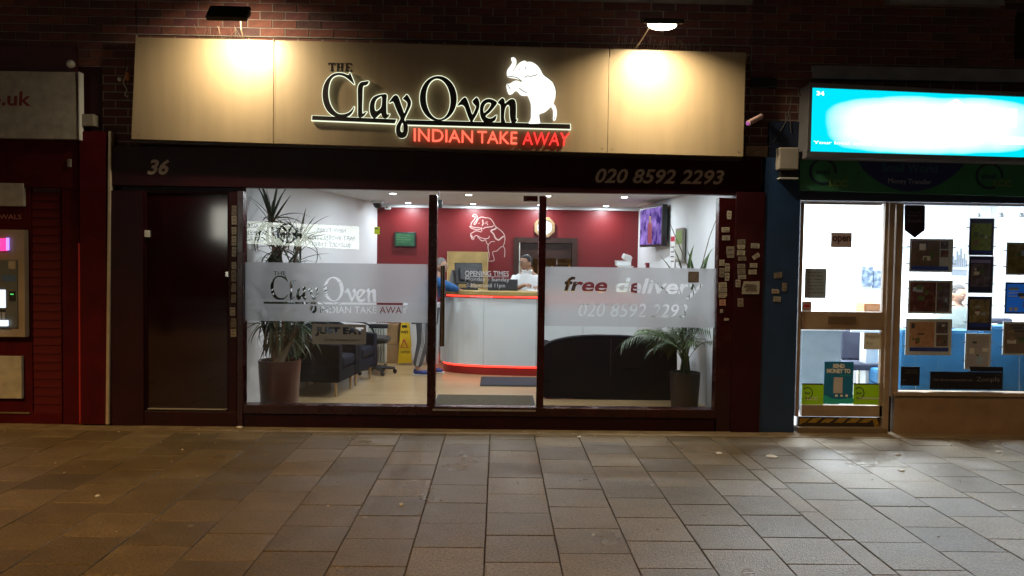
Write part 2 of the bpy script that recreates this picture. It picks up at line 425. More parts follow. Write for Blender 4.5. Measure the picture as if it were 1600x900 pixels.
SM = [slab_mat(i, c) for i, c in enumerate([(.128,.096,.050), (.142,.106,.056), (.102,.077,.043), (.118,.088,.047), (.155,.117,.066)])]
def slab_mesh(w_, d_, m):
    g = .0028; c = .003; x, y = w_/2-g, d_/2-g; mb = MB()
    mb.add([(-x,-y,-.02),(x,-y,-.02),(x,y,-.02),(-x,y,-.02),(-x,-y,-c),(x,-y,-c),(x,y,-c),(-x,y,-c),(-x+c,-y+c,0),(x-c,-y+c,0),(x-c,y-c,0),(-x+c,y-c,0)],
           [(0,1,5,4),(1,2,6,5),(2,3,7,6),(3,0,4,7),(4,5,9,8),(5,6,10,9),(6,7,11,10),(7,4,8,11),(8,9,10,11)])
    return mb.mesh('paving_slab', m)
SL = {}
edges = [1.95 - .4*i for i in range(19, 0, -1)] + [1.95, 2.09, 2.48] + [2.48 + .4*i for i in range(1, 10)]
edges = [e for e in edges if -5.4 < e < 6.2]
pb = BASE[pav.name]
for i in range(len(edges)-1):
    x0, x1 = edges[i], edges[i+1]; w_ = round(x1-x0, 3)
    y = -.23; first = True; off = [0, .2, .07, .27][i % 4] if w_ > .2 else .13
    while y > -4.2:
        d_ = off if (first and off) else (.4 if w_ > .2 else (.5 if i else .4))
        if first: d_ = max(d_, .0) or .4
        first = False
        if y - d_ < -4.24: d_ = y + 4.24
        if d_ < .03: break
        d_ = round(d_, 3); cy = y - d_/2; cx = (x0+x1)/2
        k = (w_, d_, rnd.randrange(5))
        if k not in SL: SL[k] = slab_mesh(w_, d_, SM[k[2]])
        near = abs(cx) > (cy+7.32)*.70 + .3 or cy < -3.75
        if near:
            pass
        o = instance(SL[k], 'paving_slab', pav, Vector((cx, cy, rnd.uniform(-.0025, .0005))) - pb, (rnd.uniform(-.005,.005), rnd.uniform(-.005,.005), rnd.uniform(-.005,.005)))
        y -= d_

# ------------------------------------------------------------------ brick walls above the shops
mortar = M('old_mortar', (.22,.19,.17), rough=.9, var=.25, bump=.3)
BM = [M('brick_%d' % i, c, rough=.85, var=.3, scale=14, bump=.3, bscale=40) for i, c in enumerate([(.10,.03,.022), (.075,.024,.02), (.12,.04,.028), (.055,.022,.022), (.09,.028,.03)])]
def brick_pattern(name):
    m, n, l = nodes(name); o = n.new('ShaderNodeOutputMaterial'); b = n.new('ShaderNodeBsdfPrincipled'); br = n.new('ShaderNodeTexBrick')
    tc = n.new('ShaderNodeTexCoord'); mp = n.new('ShaderNodeMapping'); mp.inputs['Rotation'].default_value = (PI/2, 0, 0)
    br.inputs['Scale'].default_value = 1; br.inputs['Brick Width'].default_value = .225; br.inputs['Row Height'].default_value = .075; br.inputs['Mortar Size'].default_value = .005
    br.inputs['Color1'].default_value = (.1,.03,.022,1); br.inputs['Color2'].default_value = (.07,.025,.02,1); br.inputs['Mortar'].default_value = (.2,.17,.15,1)
    b.inputs['Roughness'].default_value = .85; l.new(tc.outputs['Object'], mp.inputs[0]); l.new(mp.outputs[0], br.inputs['Vector']); l.new(br.outputs[0], b.inputs['Base Color']); l.new(b.outputs[0], o.inputs[0]); return m
BP = brick_pattern('brick_pattern')
BMESH = [MB().box(-.1065, .1065, -.012, .05, -.0325, .0325).mesh('brick', m) for m in BM]
BHALF = [MB().box(-.05, .05, -.012, .05, -.0325, .0325).mesh('brick', m) for m in BM]
BCUT = {}
def brick_wall(x0, x1, z0, z1, zt, label, Y=.04):
    t = thing('brick_wall', (x0, Y, z0), label, 'brick wall')
    MB().box(x0, x1, Y, Y+.2, z0, z1).part('mortar_bed', mortar, t)
    if zt > z1: MB().box(x0, x1, Y-.008, Y+.2, z1+.0005, zt).part('upper_brickwork', BP, t)
    nr = int((z1-z0)/.075)
    for r in range(nr):
        x = x0 + .004; z = z0 + r*.075 + .04; k = rnd.random() < .5; j = r % 2
        if j: x += .11*0; first = True
        if j:
            instance(BHALF[rnd.randrange(5)], 'brick', t, Vector((x+.05, Y, z))-BASE[t.name]); x += .1125
        while x + .2 < x1:
            instance(BMESH[min(4, int(rnd.random()*5))], 'brick', t, Vector((x+.1065, Y+rnd.uniform(-.003,.003), z))-BASE[t.name], (0, 0, rnd.uniform(-.01,.01)))
            x += .225
        rem = x1 - x - .004
        if rem > .03:
            kb = round(rem, 3)
            if kb not in BCUT: BCUT[kb] = MB().box(-kb/2, kb/2, -.012, .05, -.0325, .0325).mesh('brick', BM[rnd.randrange(5)])
            instance(BCUT[kb], 'brick', t, Vector((x+kb/2, Y, z))-BASE[t.name])
    return t
zA = 4.0
bw1 = brick_wall(-5.0, -3.34, 3.3, 4.05, 6.5, 'unlit dark brick wall above the red shop and its pale sign')
bw2 = brick_wall(-3.335, 2.33, 3.6, 4.05, 6.5, 'dark brick wall above the wide taupe fascia, browned by the floodlight')
bw3 = brick_wall(2.335, 5.25, 3.3, 4.05, 6.5, 'dark brick wall with pale joints above the glowing cyan sign')
MB().box(-5.0, -3.34, .05, .24, 2.3, 3.295).part('lower_brickwork', BP, bw1)
MB().box(-3.335, 2.33, .06, .24, 2.35, 3.595).part('lower_brickwork', BP, bw2)
MB().box(2.335, 6.3, .05, .24, 2.3, 3.295).part('lower_brickwork', BP, bw3)
MB().box(5.26, 9, .032, .24, 3.3, 6.5).part('upper_brickwork', BP, bw3)
MB().box(-9, -5.005, .032, .24, 2.3, 6.5).part('upper_brickwork', BP, bw1)
stone = M('grey_stone_band', (.2,.2,.22), rough=.8, var=.2, bump=.2)
MB().box(2.9, 7, -.02, .045, 3.30, 3.42).part('stone_band', stone, bw3)
a = R(1390, -8, 1570, 6, -.06); MB().box(a[0], a[1], -.06, .03, a[2], a[3]).part('window_sill', stone, bw3, bev=.005)
a = R(1592, 20, 1640, 90, -.03); MB().box(a[0], a[1], -.03, .03, a[2], a[3]).part('downpipe_bracket', blackmetal, bw3)

# ------------------------------------------------------------------ fascia sign with the raised lettering
FY = -.16
t = thing('fascia_sign', (-.5, FY, 2.55), 'wide taupe fascia with halo-lit black lettering, white elephant and red strapline', 'shop sign')
xs = [(211.5, 204.5, 58, 217.5), (428.5, 427, 62.5, 224.5), (952.5, 950, 76, 239.5), (1166.5, 1162, 82, 245)]
for i in range(3):
    a, b = xs[i], xs[i+1]; g = .6
    MB().quadp([(a[0]+(g if i else 0), a[2]), (b[0]-g, b[2]), (b[1]-g, b[3]), (a[1]+(g if i else 0), a[3])], FY, .03).part('fascia_panel', taupe, t, bev=.004)
for fx_, fy_ in ((220,66),(420,70),(216,210),(420,217),(437,72),(943,83),(435,219),(941,231),(960,84),(1157,90),(957,232),(1154,237),(690,78),(688,232)):
    p = P(fx_, fy_, FY-.002); MB().tube([(p.x, FY-.003, p.z), (p.x, FY+.004, p.z)], .007, 8).part('fixing_screw', M('tan_screw_cap', (.2,.15,.09), rough=.5), t)
MB().quadp([(209, 219.2), (1160, 246.2), (1160, 250), (209, 223)], FY+.03, .04).part('lower_trim', M('dark_timber', (.03,.018,.012), rough=.5), t)
MB().quadp([(428.6, 66), (430.4, 66), (429.2, 224), (427.4, 224)], FY-.004, FY+.01).part('joint_cover', taupe, t)
MB().quadp([(952, 90), (953.6, 90), (951.2, 239), (949.6, 239)], FY-.004, FY+.01).part('joint_cover', taupe, t)
halo = glow('halo_led_white', (.93, 1, .74), 1.2)
ele_w = glow('white_lit_acrylic', (.97, 1, .93), 1.3)
face = M('black_letter_face', (.018,.012,.01), rough=.35)
red_em = glow('red_led_acrylic', (1, .035, .03), 1.6); red_em2 = glow('red_led_acrylic_warm', (1, .12, .07), 1.9)
cA = lambda L: [(480+x*.16105, 80+y*.16105) for x, y in L]
cB = lambda L: [(640+x*.17784, 80+y*.17784) for x, y in L]
cC = lambda L: [(770+x*.14444, 80+y*.14444) for x, y in L]
def ell(cx, cy, rx, ry, rot, n=44):
    r = math.radians(rot); return [(cx+rx*math.cos(q)*math.cos(r)-ry*math.sin(q)*math.sin(r), cy+rx*math.cos(q)*math.sin(r)+ry*math.sin(q)*math.cos(r)) for q in [2*PI*i/n for i in range(n)]]
G = {}
sl = lambda L: smooth_loop(L, 3)
G['C'] = [sl(cA([(400,230),(350,214),(300,210),(250,222),(205,258),(170,310),(152,370),(148,430),(156,490),(175,545),(205,590),(245,622),(290,638),(345,642),(390,634),(425,608),(448,570),(455,535),(440,560),(410,590),(370,607),(325,611),(290,600),(255,568),(225,518),(208,460),(203,400),(208,340),(224,285),(250,250),(287,233),(325,233),(365,247),(405,277),(435,303),(457,320),(447,285),(430,243),(413,205)]))]
G['l'] = [sl(cA([(595,290),(560,295),(525,300),(500,325),(490,365),(490,420),(492,520),(492,600),(498,635),(512,645),(540,632),(560,610),(578,585),(560,592),(545,603),(535,600),(533,540),(536,450),(538,370),(545,335),(565,330),(585,318)]))]
G['a'] = [sl(cA([(770,420),(725,418),(680,428),(640,450),(615,490),(606,540),(608,590),(620,625),(640,648),(662,648),(690,622),(715,602),(722,615),(735,642),(755,654),(780,638),(800,605),(785,612),(772,608),(768,560),(768,480)])),
          sl(cA([(722,440),(690,450),(665,475),(653,520),(655,560),(667,580),(687,574),(715,545),(724,500)]))]
G['y'] = [sl(cA([(795,500),(812,468),(838,435),(865,425),(888,450),(908,510),(930,570),(942,600),(958,560),(972,520),(965,492),(942,472),(928,460),(948,438),(966,420),(988,445),(1006,482),(1004,525),(982,575),(955,630),(942,668),(965,685),(975,720),(972,780),(955,825),(920,840),(885,830),(862,785),(864,730),(884,690),(903,650),(880,600),(855,540),(840,500),(825,488)])),
          sl(cA([(918,700),(906,735),(906,770),(918,786),(932,775),(933,725),(928,700)]))]
G['O'] = [cB(ell(252,415,163,198,0)), cB(ell(251,419,107,179,-5))]
G['v'] = [sl(cB([(420,480),(440,447),(470,412),(495,408),(515,450),(535,510),(552,555),(575,512),(582,485),(560,458),(552,440),(572,418),(592,405),(612,440),(613,490),(592,550),(562,600),(545,630),(520,590),(498,530),(480,485),(455,470)]))]
G['e'] = [sl(cB([(765,560),(755,600),(735,618),(700,632),(670,632),(640,607),(620,562),(617,505),(627,460),(655,430),(690,418),(730,425),(768,450),(745,490),(705,535),(668,568),(685,585),(712,590),(740,578)])),
          sl(cB([(652,538),(650,500),(666,464),(693,450),(716,462),(700,498),(674,528)]))]
G['n'] = [sl(cB([(775,452),(800,420),(820,412),(835,430),(838,458),(860,440),(890,420),(920,425),(934,460),(936,530),(935,598),(948,592),(935,620),(910,635),(890,615),(880,560),(878,490),(865,470),(845,490),(835,530),(832,590),(840,625),(805,632),(800,590),(800,500),(795,468)]))]
for ch in 'ClayOven':
    lp = G[ch]; L = shape(lp, FY-.045, FY-.034).part('letter', face, t)
    shape(lp, FY-.034, FY-.012, offset=.0055).part('letter_halo', halo, L)
Bar1 = [(488,180.6),(619.3,186.4),(616.6,192.7),(487.2,187.2)]; Bar2 = [(633,187.3),(890.8,194.0),(891.0,201.4),(637.5,194.6)]
for b in (Bar1, Bar2):
    L = shape([b], FY-.042, FY-.031).part('underline_bar', face, t)
    shape([[ (b[0][0]-1, b[0][1]-.6), (b[1][0]+1.3, b[1][1]-.6), (b[2][0]+1.3, b[2][1]+1.7), (b[3][0]-1, b[3][1]+1.7)]], FY-.031, FY-.012).part('bar_halo', halo, L)
def serif(ch, x, y, w_, h):
    mb = MB(); q = lambda x0, y0, x1, y1: mb.quadp([(x0,y0),(x1,y0+.02*(x1-x0)),(x1,y1+.02*(x1-x0)),(x0,y1)], FY-.006, FY)
    s_, b_ = w_*.2, h*.09
    if ch == 'T': q(x, y, x+w_, y+b_); q(x, y+b_, x+b_, y+h*.28); q(x+w_-b_, y+b_, x+w_, y+h*.28); q(x+w_/2-s_/2, y+b_, x+w_/2+s_/2, y+h-b_); q(x+w_*.25, y+h-b_, x+w_*.75, y+h)
    if ch == 'H':
        for xx in (x, x+w_*.6): q(xx, y, xx+w_*.4, y+b_); q(xx+w_*.1, y+b_, xx+w_*.1+s_, y+h-b_); q(xx, y+h-b_, xx+w_*.4, y+h)
        q(x+w_*.1+s_, y+h*.46, x+w_*.7, y+h*.46+b_)
    if ch == 'E': q(x, y, x+w_, y+b_); q(x+w_*.12, y+b_, x+w_*.12+s_, y+h-b_); q(x, y+h-b_, x+w_, y+h); q(x+w_*.12+s_, y+h*.46, x+w_*.72, y+h*.46+b_); q(x+w_-b_, y+b_, x+w_, y+h*.25); q(x+w_-b_, y+h*.75, x+w_, y+h-b_)
    return mb
for ch, x, y in (('T', 513, 98), ('H', 525.5, 98.4), ('E', 539, 98.6)):
    serif(ch, x, y, 10.5, 13).part('small_letter', face, t)
EL = sl(cC([(200,70),(230,68),(252,90),(255,125),(240,165),(215,203),(224,212),(245,180),(265,150),(290,125),(320,108),(345,102),(370,115),(410,115),(455,135),(490,165),(515,200),(545,255),(590,290),(635,325),(660,365),(678,420),(680,480),(665,540),(655,562),(680,600),(692,650),(690,700),(678,740),(655,738),(655,690),(655,640),(640,602),(625,600),(600,625),(560,655),(515,670),(503,690),(507,730),(520,775),(470,783),(390,781),(398,755),(412,720),(415,640),(412,560),(390,500),(375,475),(340,475),(300,465),(270,430),(240,425),(215,450),(180,462),(160,430),(150,390),(150,355),(185,350),(225,325),(265,318),(300,332),(322,330),(305,308),(250,288),(200,280),(160,265),(152,225),(165,190),(195,150),(212,115),(205,95)]))
e = shape([EL], FY-.05, FY-.012).part('elephant_emblem', ele_w, t)
for L in ([(285,192),(286,206)], [(362,168),(352,192)], [(345,287),(370,267),(420,270),(482,252)], [(162,268),(215,276),(262,286),(312,322)], [(285,396),(325,430),(368,447)], [(153,358),(172,380),(192,415)], [(508,690),(512,740),(520,776)], [(660,352),(684,420),(682,490)], [(672,712),(668,730)], [(560,262),(600,290),(640,325)]):
    ribbon(smooth_loop(cC(L), 4, False), .006, FY-.054).part('emblem_line', face, e)
for grp, s_, q, m in ((0, 'INDIAN', [(646.5,200.3),(739,204),(738.8,223),(646.5,220)], red_em2), (1, 'TAKE', [(746,204.3),(808.5,205.8),(808,225),(746,223)], red_em2), (2, 'AWAY', [(817,206),(890.5,207.6),(888,227.5),(816.5,225.6)], red_em)):
    full = text_mb(s_, q, FY-.03, .022)
    # each red letter a piece of its own
    v, f = text_raw(s_, 0, 0, .5)
    for g, ff in islands(v, f):
        idx = {k: n_ for n_, k in enumerate(sorted(g))}
        mb = MB(); mb.add([full.v[k] for k in sorted(g)], [tuple(idx[i] for i in q2) for q2 in ff]); mb.part('red_letter', m, t)

# ------------------------------------------------------------------ floodlights over the fascia
spike_m = M('spike_wire', (.7,.6,.45), rough=.3, metal=1)
def floodlight(px, py, Y, tilt, foot, label, power, dome):
    c = P(px, py, Y); t = thing('floodlight', c, label, 'floodlight', 'floodlights on arms over the taupe fascia')
    e = (tilt, 0, 0)
    MB().obox(c, .17, .085, .022, e).part('housing', blackmetal, t, bev=.01)
    n = Euler(e).to_matrix() @ Vector((0,0,-1))
    gm_ = glow('halogen_glass', (1, .88, .68), 14)
    if dome: MB().ball(c+n*.03, .125, .06, .045, 16, 10).part('lamp_glass', gm_, t, smooth=True)
    else: MB().obox(c+n*.0235, .155, .07, .003, e).part('lamp_glass', gm_, t)
    MB().obox(c+Vector((.13,.06,.02)), .03, .03, .02, e).part('junction_box', blackmetal, t)
    f = P(foot[0], foot[1], FY+.06); s = c+Vector((foot[2], .03, .0))
    MB().tube([f, (f*.55+s*.45)+Vector((0,-.03,-.01)), s], .0065, 8).part('conduit_arm', M('pale_conduit', (.6,.5,.38), rough=.4), t, smooth=True)
    lamp('floodlight_lamp', 'AREA', c+n*(.085 if dome else .035), power, (1,.84,.55), t, e, .26, .10, math.radians(145))
    return t
floodlight(357, 21, -.62, .85, (381, 60, .09), 'black floodlight tipped at the fascia above its end near number 36', 27, False)
floodlight(1035, 33, -.58, .29, (992, 77, -.08), 'floodlight glowing white above the fascia end next to the brick pier', 38, True)
def spikes(xa, xb, ya, yb, label):
    a, b = P(xa, ya, -.05), P(xb, yb, -.05); mb = MB()
    st = thing('bird_spikes', a, label, 'bird spikes', 'bird spike strips on the fascia top')
    MB().tube([a, b], .006, 5).part('spike_strip', spike_m, st)
    n = int((b-a).length/.028)
    for i in range(n):
        p = a.lerp(b, (i+.5)/n); mb.tube([p, p+Vector((rnd.uniform(-.05,.05), rnd.uniform(-.05,.05), rnd.uniform(.07,.12)))], .0012, 4)
    o = mb.part('spike', spike_m, st); o['kind'] = 'stuff'
spikes(310, 385, 59.5, 61.5, 'thin wire bird spikes on the fascia under the tipped black floodlight')
spikes(960, 1095, 76, 80, 'thin wire bird spikes on the fascia under the white glowing floodlight')

# ------------------------------------------------------------------ the takeaway's shopfront
sf = thing('shopfront', (-.5, 0, 0), 'dark maroon takeaway shopfront with two large windows and a glass door', 'shopfront')
YB = .09
def SF(x0, y0, x1, y1, Y0, name, m=maroon, Y1=YB, par=None, bev=.004, label=None): return bx(x0, y0, x1, y1, Y0, Y1).part(name, m, par or sf, bev=bev, label=label)
SF(173, 236, 1190, 297.5, -.02, 'header', maroon_dk)
SF(173, 297.8, 224, 668, -.03, 'pilaster', maroon_dk)
SF(224.3, 298, 229, 664, .0, 'door_jamb', maroon_dk)
SF(356.5, 298, 370, 664, .0, 'door_jamb', maroon_dk)
SF(229.3, 298, 356.2, 302, .005, 'door_head', maroon_dk)
SF(224.3, 643, 370, 668, -.02, 'door_step', maroon_dk)
SF(176, 285, 384, 301.5, .072, 'light_gap_filler', maroon_dk, .091, bev=0)  # board added behind the header to block room light leaking over the door
SF(370.3, 298, 379.5, 668, -.035, 'post')
SF(668.5, 304, 681.5, 640, -.03, 'mullion')
SF(840.5, 306, 851.5, 640, -.03, 'mullion')
SF(818, 306, 840.2, 314, -.01, 'closer_box')
SF(1119.5, 309, 1146, 676, -.02, 'post')
SF(1146.3, 300, 1191, 680, -.045, 'pilaster', maroon_dk)
SF(379.8, 636.5, 1119.3, 650, -.05, 'sill')
SF(379.8, 650.3, 1119.3, 672.5, -.02, 'stall_riser', maroon_dk)
a = R(676, 639.5, 837, 642, -.055); MB().box(a[0], a[1], -.055, -.02, a[2]-.003, a[3]).part('threshold_strip', chrome, sf)
# blank door of number 36
door_m = M('polished_maroon_door', (.014,.002,.003), rough=.07, var=.3, scale=3, spec=.4, bump=.02, bscale=2)
d = SF(229.5, 302.3, 356, 642.5, .02, 'door', door_m, .065, label='blank dark maroon door below the number 36')
a = R(231, 638.3, 355, 640.3, .0); MB().box(a[0], a[1], -.01, .02, a[2], a[3]).part('weather_bar', M('dull_aluminium', (.25,.24,.23), rough=.5, metal=.6), d, bev=.002)
a = R(352, 424, 357.5, 432.5, .0); MB().box(a[0], a[1], -.004, .02, a[2], a[3]).part('lock', chrome, d, bev=.003)
a = R(226.5, 360, 233.5, 370.5, .0); MB().box(a[0], a[1], -.014, .02, a[2], a[3]).part('bell_push', white_plastic, d, bev=.003)
# panes
def pane(x0, y0, x1, y1, Y, par, name='window_pane'):
    a = R(x0, y0, x1, y1, Y); return MB().box(a[0], a[1], Y, Y+.008, a[2], a[3]).part(name, GLASS, par)
pane(379, 296, 669, 637, .02, sf); pane(851, 306, 1120.5, 637, .02, sf)
gd = pane(681, 303.5, 841, 638.5, .025, sf, 'glass_door'); gd['label'] = 'clear glass door with a long vertical pull handle'
a = R(691.5, 415, 691.5, 541, -.06)
h = MB().tube([(a[0], -.06, a[2]), (a[0], -.06, a[3])], .021, 12).part('pull_handle', bronze, gd, smooth=True)
for yy in (432, 524):
    p = P(691.5, yy, -.06); MB().tube([p, (p.x, .024, p.z)], .009, 8).part('handle_stud', bronze, gd, smooth=True)
SF(681.8, 634.5, 840, 636.3, .015, 'door_rail', chrome, .04)
# numerals and telephone number, cut vinyl on the header
letcol = M('cream_vinyl', (.42,.33,.25), rough=.5)
text_mb('36', [(231,248.5),(264.5,249),(263.5,273),(230,272.5)], -.024, .003, shear=.25, bold=.03).part('house_number', letcol, sf)
text_mb('020 8592 2293', [(931,263),(1132,266),(1131,288.5),(930,286)], -.024, .003, shear=.25, bold=.02).part('telephone_number', letcol, sf)

# ------------------------------------------------------------------ vinyl on the glass
def affine(lp): return [(521.2+(x-684.7)*.545, 451.6+(y-153.8)*.545-.006*(x-684.7)) for x, y in lp]
loops = [hq(379.9, 409.5, 668.8, 501, .012)]
for ch in 'ClaOven': loops += [affine(l) for l in G[ch]]
yf = sl(cA([(795,500),(812,468),(838,435),(865,425),(888,450),(908,510),(930,570),(942,600),(958,560),(972,520),(965,492),(942,472),(928,460),(948,438),(966,420),(988,445),(1006,482),(1004,525),(982,575),(955,620),(935,640),(905,640),(880,600),(855,540),(840,500),(825,488)]))
loops.append(affine(yf))
loops.append([(412,471.3),(637,473.6),(637,476.8),(412,474.6)])
loops += text_loops('INDIAN TAKE AWAY', [(500,478.5),(636.5,479.5),(636.5,490),(500,489)])
loops.append(smooth_loop([(485.5,478),(489,478),(488,483),(489.5,485.5),(492,483),(491,478),(494.5,478),(495,484),(492,489),(488,489),(485,485)], 2))
loops += text_loops('THE', [(427,423.5),(446,424),(446,430),(427,429.5)], bold=.0)
def film(loops, Y, name, mat, **k):
    q = [[(P(x, y, Y).x, P(x, y, Y).z) for x, y in lp] for lp in loops]; v, f = fill_cdt(q)
    mb = MB(); mb.add([(x, Y, y) for x, y, z in v], f); o = mb.solo(name, mat, **k); return o
film(loops, .033, 'frosted_band', FROST, label='frosted vinyl band with cut-out shop name across the window by the spiky potted plant', cat='window film', group='frosted bands on the shop windows')
l2 = [hq(850, 416.5, 1121, 509, .012)]
l2 += text_loops('free delivery', [(881,432),(1099,436.5),(1099,468),(881,463)], shear=.22, bold=.025)
l2 += text_loops('020 8592 2293', [(904,473.5),(1074,475.5),(1074,496.5),(904,494.5)], shear=.22, bold=.0)
film(l2, .033, 'frosted_band', FROST, label='frosted vinyl band reading free delivery across the window behind the sofa back', cat='window film', group='frosted bands on the shop windows')
greyv = make_frost('grey_vinyl_lettering', (.8,.8,.82), .97)
t = thing('opening_times', P(760, 475, .02), 'grey vinyl opening times lettering stuck on the glass door', 'door lettering')
for s_, q, b_ in (('OPENING TIMES', (726.5,423,795,431), .01), ('Monday - Sunday', (727,433,796,441), 0), ('5:30pm until 11pm', (729,442.5,789,450.5), 0), ('including', (735, 461.8, 770, 466), 0), ('Bank Holidays!', (731,470.5,788,479), 0)):
    text_mb(s_, hq(*q, .01), .0215, .002, bold=b_).part('text_line', greyv, t)
bx(726.5, 431.9, 795, 432.7, .0215, .0235).part('underline', greyv, t)
# grey takeaway-order sticker
t = thing('delivery_sticker', P(530, 538, .02), 'grey rounded sticker below the frosted band, in front of the armchairs', 'window sticker')
rr = smooth_loop([(488,509),(490,506.5),(500,506),(560,507),(570,507.5),(572,510),(572,535),(570,538),(560,538.3),(500,537.5),(490,537),(488,534)], 3)
q = [rr] + text_loops('JUST EAT', [(492,510.5),(568,511.5),(568,526),(492,525)], bold=.06)
v, f = fill_cdt([[(P(x, y, .017).x, P(x, y, .017).z) for x, y in lp] for lp in q]); mb = MB(); mb.add([(x, .017, y) for x, y, z in v], f)
mb.part('sticker_film', M('silver_grey_film', (.24,.26,.30), rough=.5, var=.08), t)
text_mb('Order takeaway online', hq(507, 529, 563, 533, .01), .015, .001).part('small_text', M('dark_print', (.04,.04,.04)), t)
t = thing('hanging_tag', P(1083, 441, .03), 'small square brown tag stuck on the glass near the y of delivery', 'window tag')
bx(1075.5, 424.5, 1092, 441.5, .014, .02).part('tag', M('brown_card', (.1,.075,.06), rough=.6), t); bx(1077.5, 426.5, 1090, 439.5, .0125, .0138).part('printed_face', M('grey_brown_print', (.13,.11,.1), rough=.5, var=.4, scale=60), t)
# hanging leaf card wires seen against the white wall are plant stalks, built with the palm

# ------------------------------------------------------------------ little paper stickers on the frames
paper2 = M('aged_sticker_paper', (.16,.135,.11), rough=.8, var=.3, scale=40); paper3 = M('white_sticker_paper', (.25,.235,.21), rough=.7, var=.2, scale=50)
inkm = M('sticker_ink', (.08,.07,.06), rough=.6); ppink = M('pink_sticker_paper', (.33,.17,.13), rough=.7)
def sticker(r, Y, label, group, rot=0, m=None, lines=2):
    a = R(*r, Y); cx, cz = (a[0]+a[1])/2, (a[2]+a[3])/2; hw, hh = (a[1]-a[0])/2, (a[3]-a[2])/2
    t = thing('paper_sticker', (cx, Y, cz), label, 'sticker', group)
    rot += rnd.uniform(-.05, .05)
    mb = MB(); mt = Euler((0, rot, 0)).to_matrix(); c8 = []
    for u, v_ in ((-1,-1),(0,-1),(1,-1),(1,0),(1,1),(0,1),(-1,1),(-1,0)):
        k_ = 1 - (rnd.uniform(.1,.4) if u and v_ and rnd.random() < .12 else rnd.uniform(0,.06)); c8.append(Vector((cx, 0, cz)) + mt @ Vector((u*hw*k_, 0, v_*hh*(1-rnd.uniform(0,.08)))))
    cu_ = rnd.uniform(0,.002)
    mb.add([(p.x, Y-.002-(cu_ if i in (2,3,4) else 0), p.z) for i, p in enumerate(c8)] + [(p.x, Y, p.z) for p in c8], [tuple(range(8)), tuple(range(15,7,-1))] + [(i,(i+1)%8,8+(i+1)%8,8+i) for i in range(8)])
    mb.part('label_paper', m or rnd.choice([paper, paper, paper2, paper3]), t)
    mb = MB()
    for i in range(lines):
        z = hh*(.45 - .8*i/max(1, lines-1)) if lines > 1 else 0
        mb.obox(Vector((cx, Y-.0045, cz)) + mt @ Vector((rnd.uniform(-.1,.1)*hw, 0, z)), hw*rnd.uniform(.45,.75), .0004, hh*.09, (0, rot, 0))
    mb.part('print', inkm, t); return t
ORD = ['topmost', 'second', 'third', 'fourth', 'fifth', 'sixth', 'seventh', 'eighth', 'ninth', 'tenth', 'eleventh', 'twelfth', 'thirteenth', 'fourteenth']
zl = [(82,78,112,135),(82,138,112,192),(82,205,112,250),(82,256,110,315),(84,322,110,380),(82,410,110,452),(80,456,110,526),(80,535,108,587),(80,600,108,650),(72,675,104,725),(76,740,110,795),(76,801,110,850)]
for i, (a, b, c, d_) in enumerate(zl):
    sticker((340+a*.2666, 300+b*.2666, 340+c*.2666, 300+d_*.2666), -.0015, '%s paper sticker down the jamb between dark door and window%s' % (ORD[i], ', the lowest' if i == 11 else ''), 'paper stickers down the door jamb')
c4 = lambda r: (1110+r[0]*.2222, 300+r[1]*.2222, 1110+r[2]*.2222, 300+r[3]*.2222)
A_ = [(115,132,148,192),(78,247,135,283),(82,305,137,340),(110,380,168,465),(62,475,98,520),(102,500,136,560),(62,532,98,600),(101,568,134,625),(57,635,115,672),(57,675,116,708),(57,712,115,745),(62,755,108,800),(68,825,88,852),(95,887,132,905)]
for i, r in enumerate(A_):
    sticker(c4(r), -.0215, '%s paper sticker of the column on the post edging the delivery window' % ORD[i], 'paper stickers on the maroon post', m=ppink if i == 11 else None)
B_ = [(190,333,246,367),(187,370,243,403),(187,410,243,445),(194,453,252,485),(188,505,245,538),(188,541,246,578),(193,582,250,613),(176,615,212,670)]
for i, r in enumerate(B_): sticker(c4(r), -.0465, '%s sticker of the tight vertical row on the dark pilaster' % ORD[i], 'paper stickers in a row on the dark pilaster')
sticker(c4((221,626,346,720)), -.0485, 'largest sticker, a pale notice at the foot of the sticker rows', 'paper stickers on the dark pilaster', lines=4)
sticker(c4((190,746,232,808)), -.0465, 'lone upright sticker below the large pale notice', 'paper stickers on the dark pilaster')
for r, rot, lb in (((284,360,345,397), .05, 'sticker beside the top of the tight row, almost level'), ((294,436,348,468), -.55, 'steeply tilted sticker on the dark pilaster'), ((276,500,330,533), .05, 'upper of two stickers just above the large notice'), ((267,545,325,580), 0, 'lower of two stickers just above the large notice')):
    sticker(c4(r), -.0465, lb, 'paper stickers on the dark pilaster', rot)
for r, rot, lb in (((445,565,506,605), -.2, 'topmost sticker on the navy pilaster, slightly tilted'), ((503,638,538,698), .05, 'upright sticker on the navy pilaster'), ((430,682,485,715), .03, 'upper of the two level stickers on the navy pilaster'), ((441,735,494,772), 0, 'lowest sticker on the navy pilaster')):
    sticker(c4(r), -.0325, lb, 'paper stickers on the navy pilaster', rot)
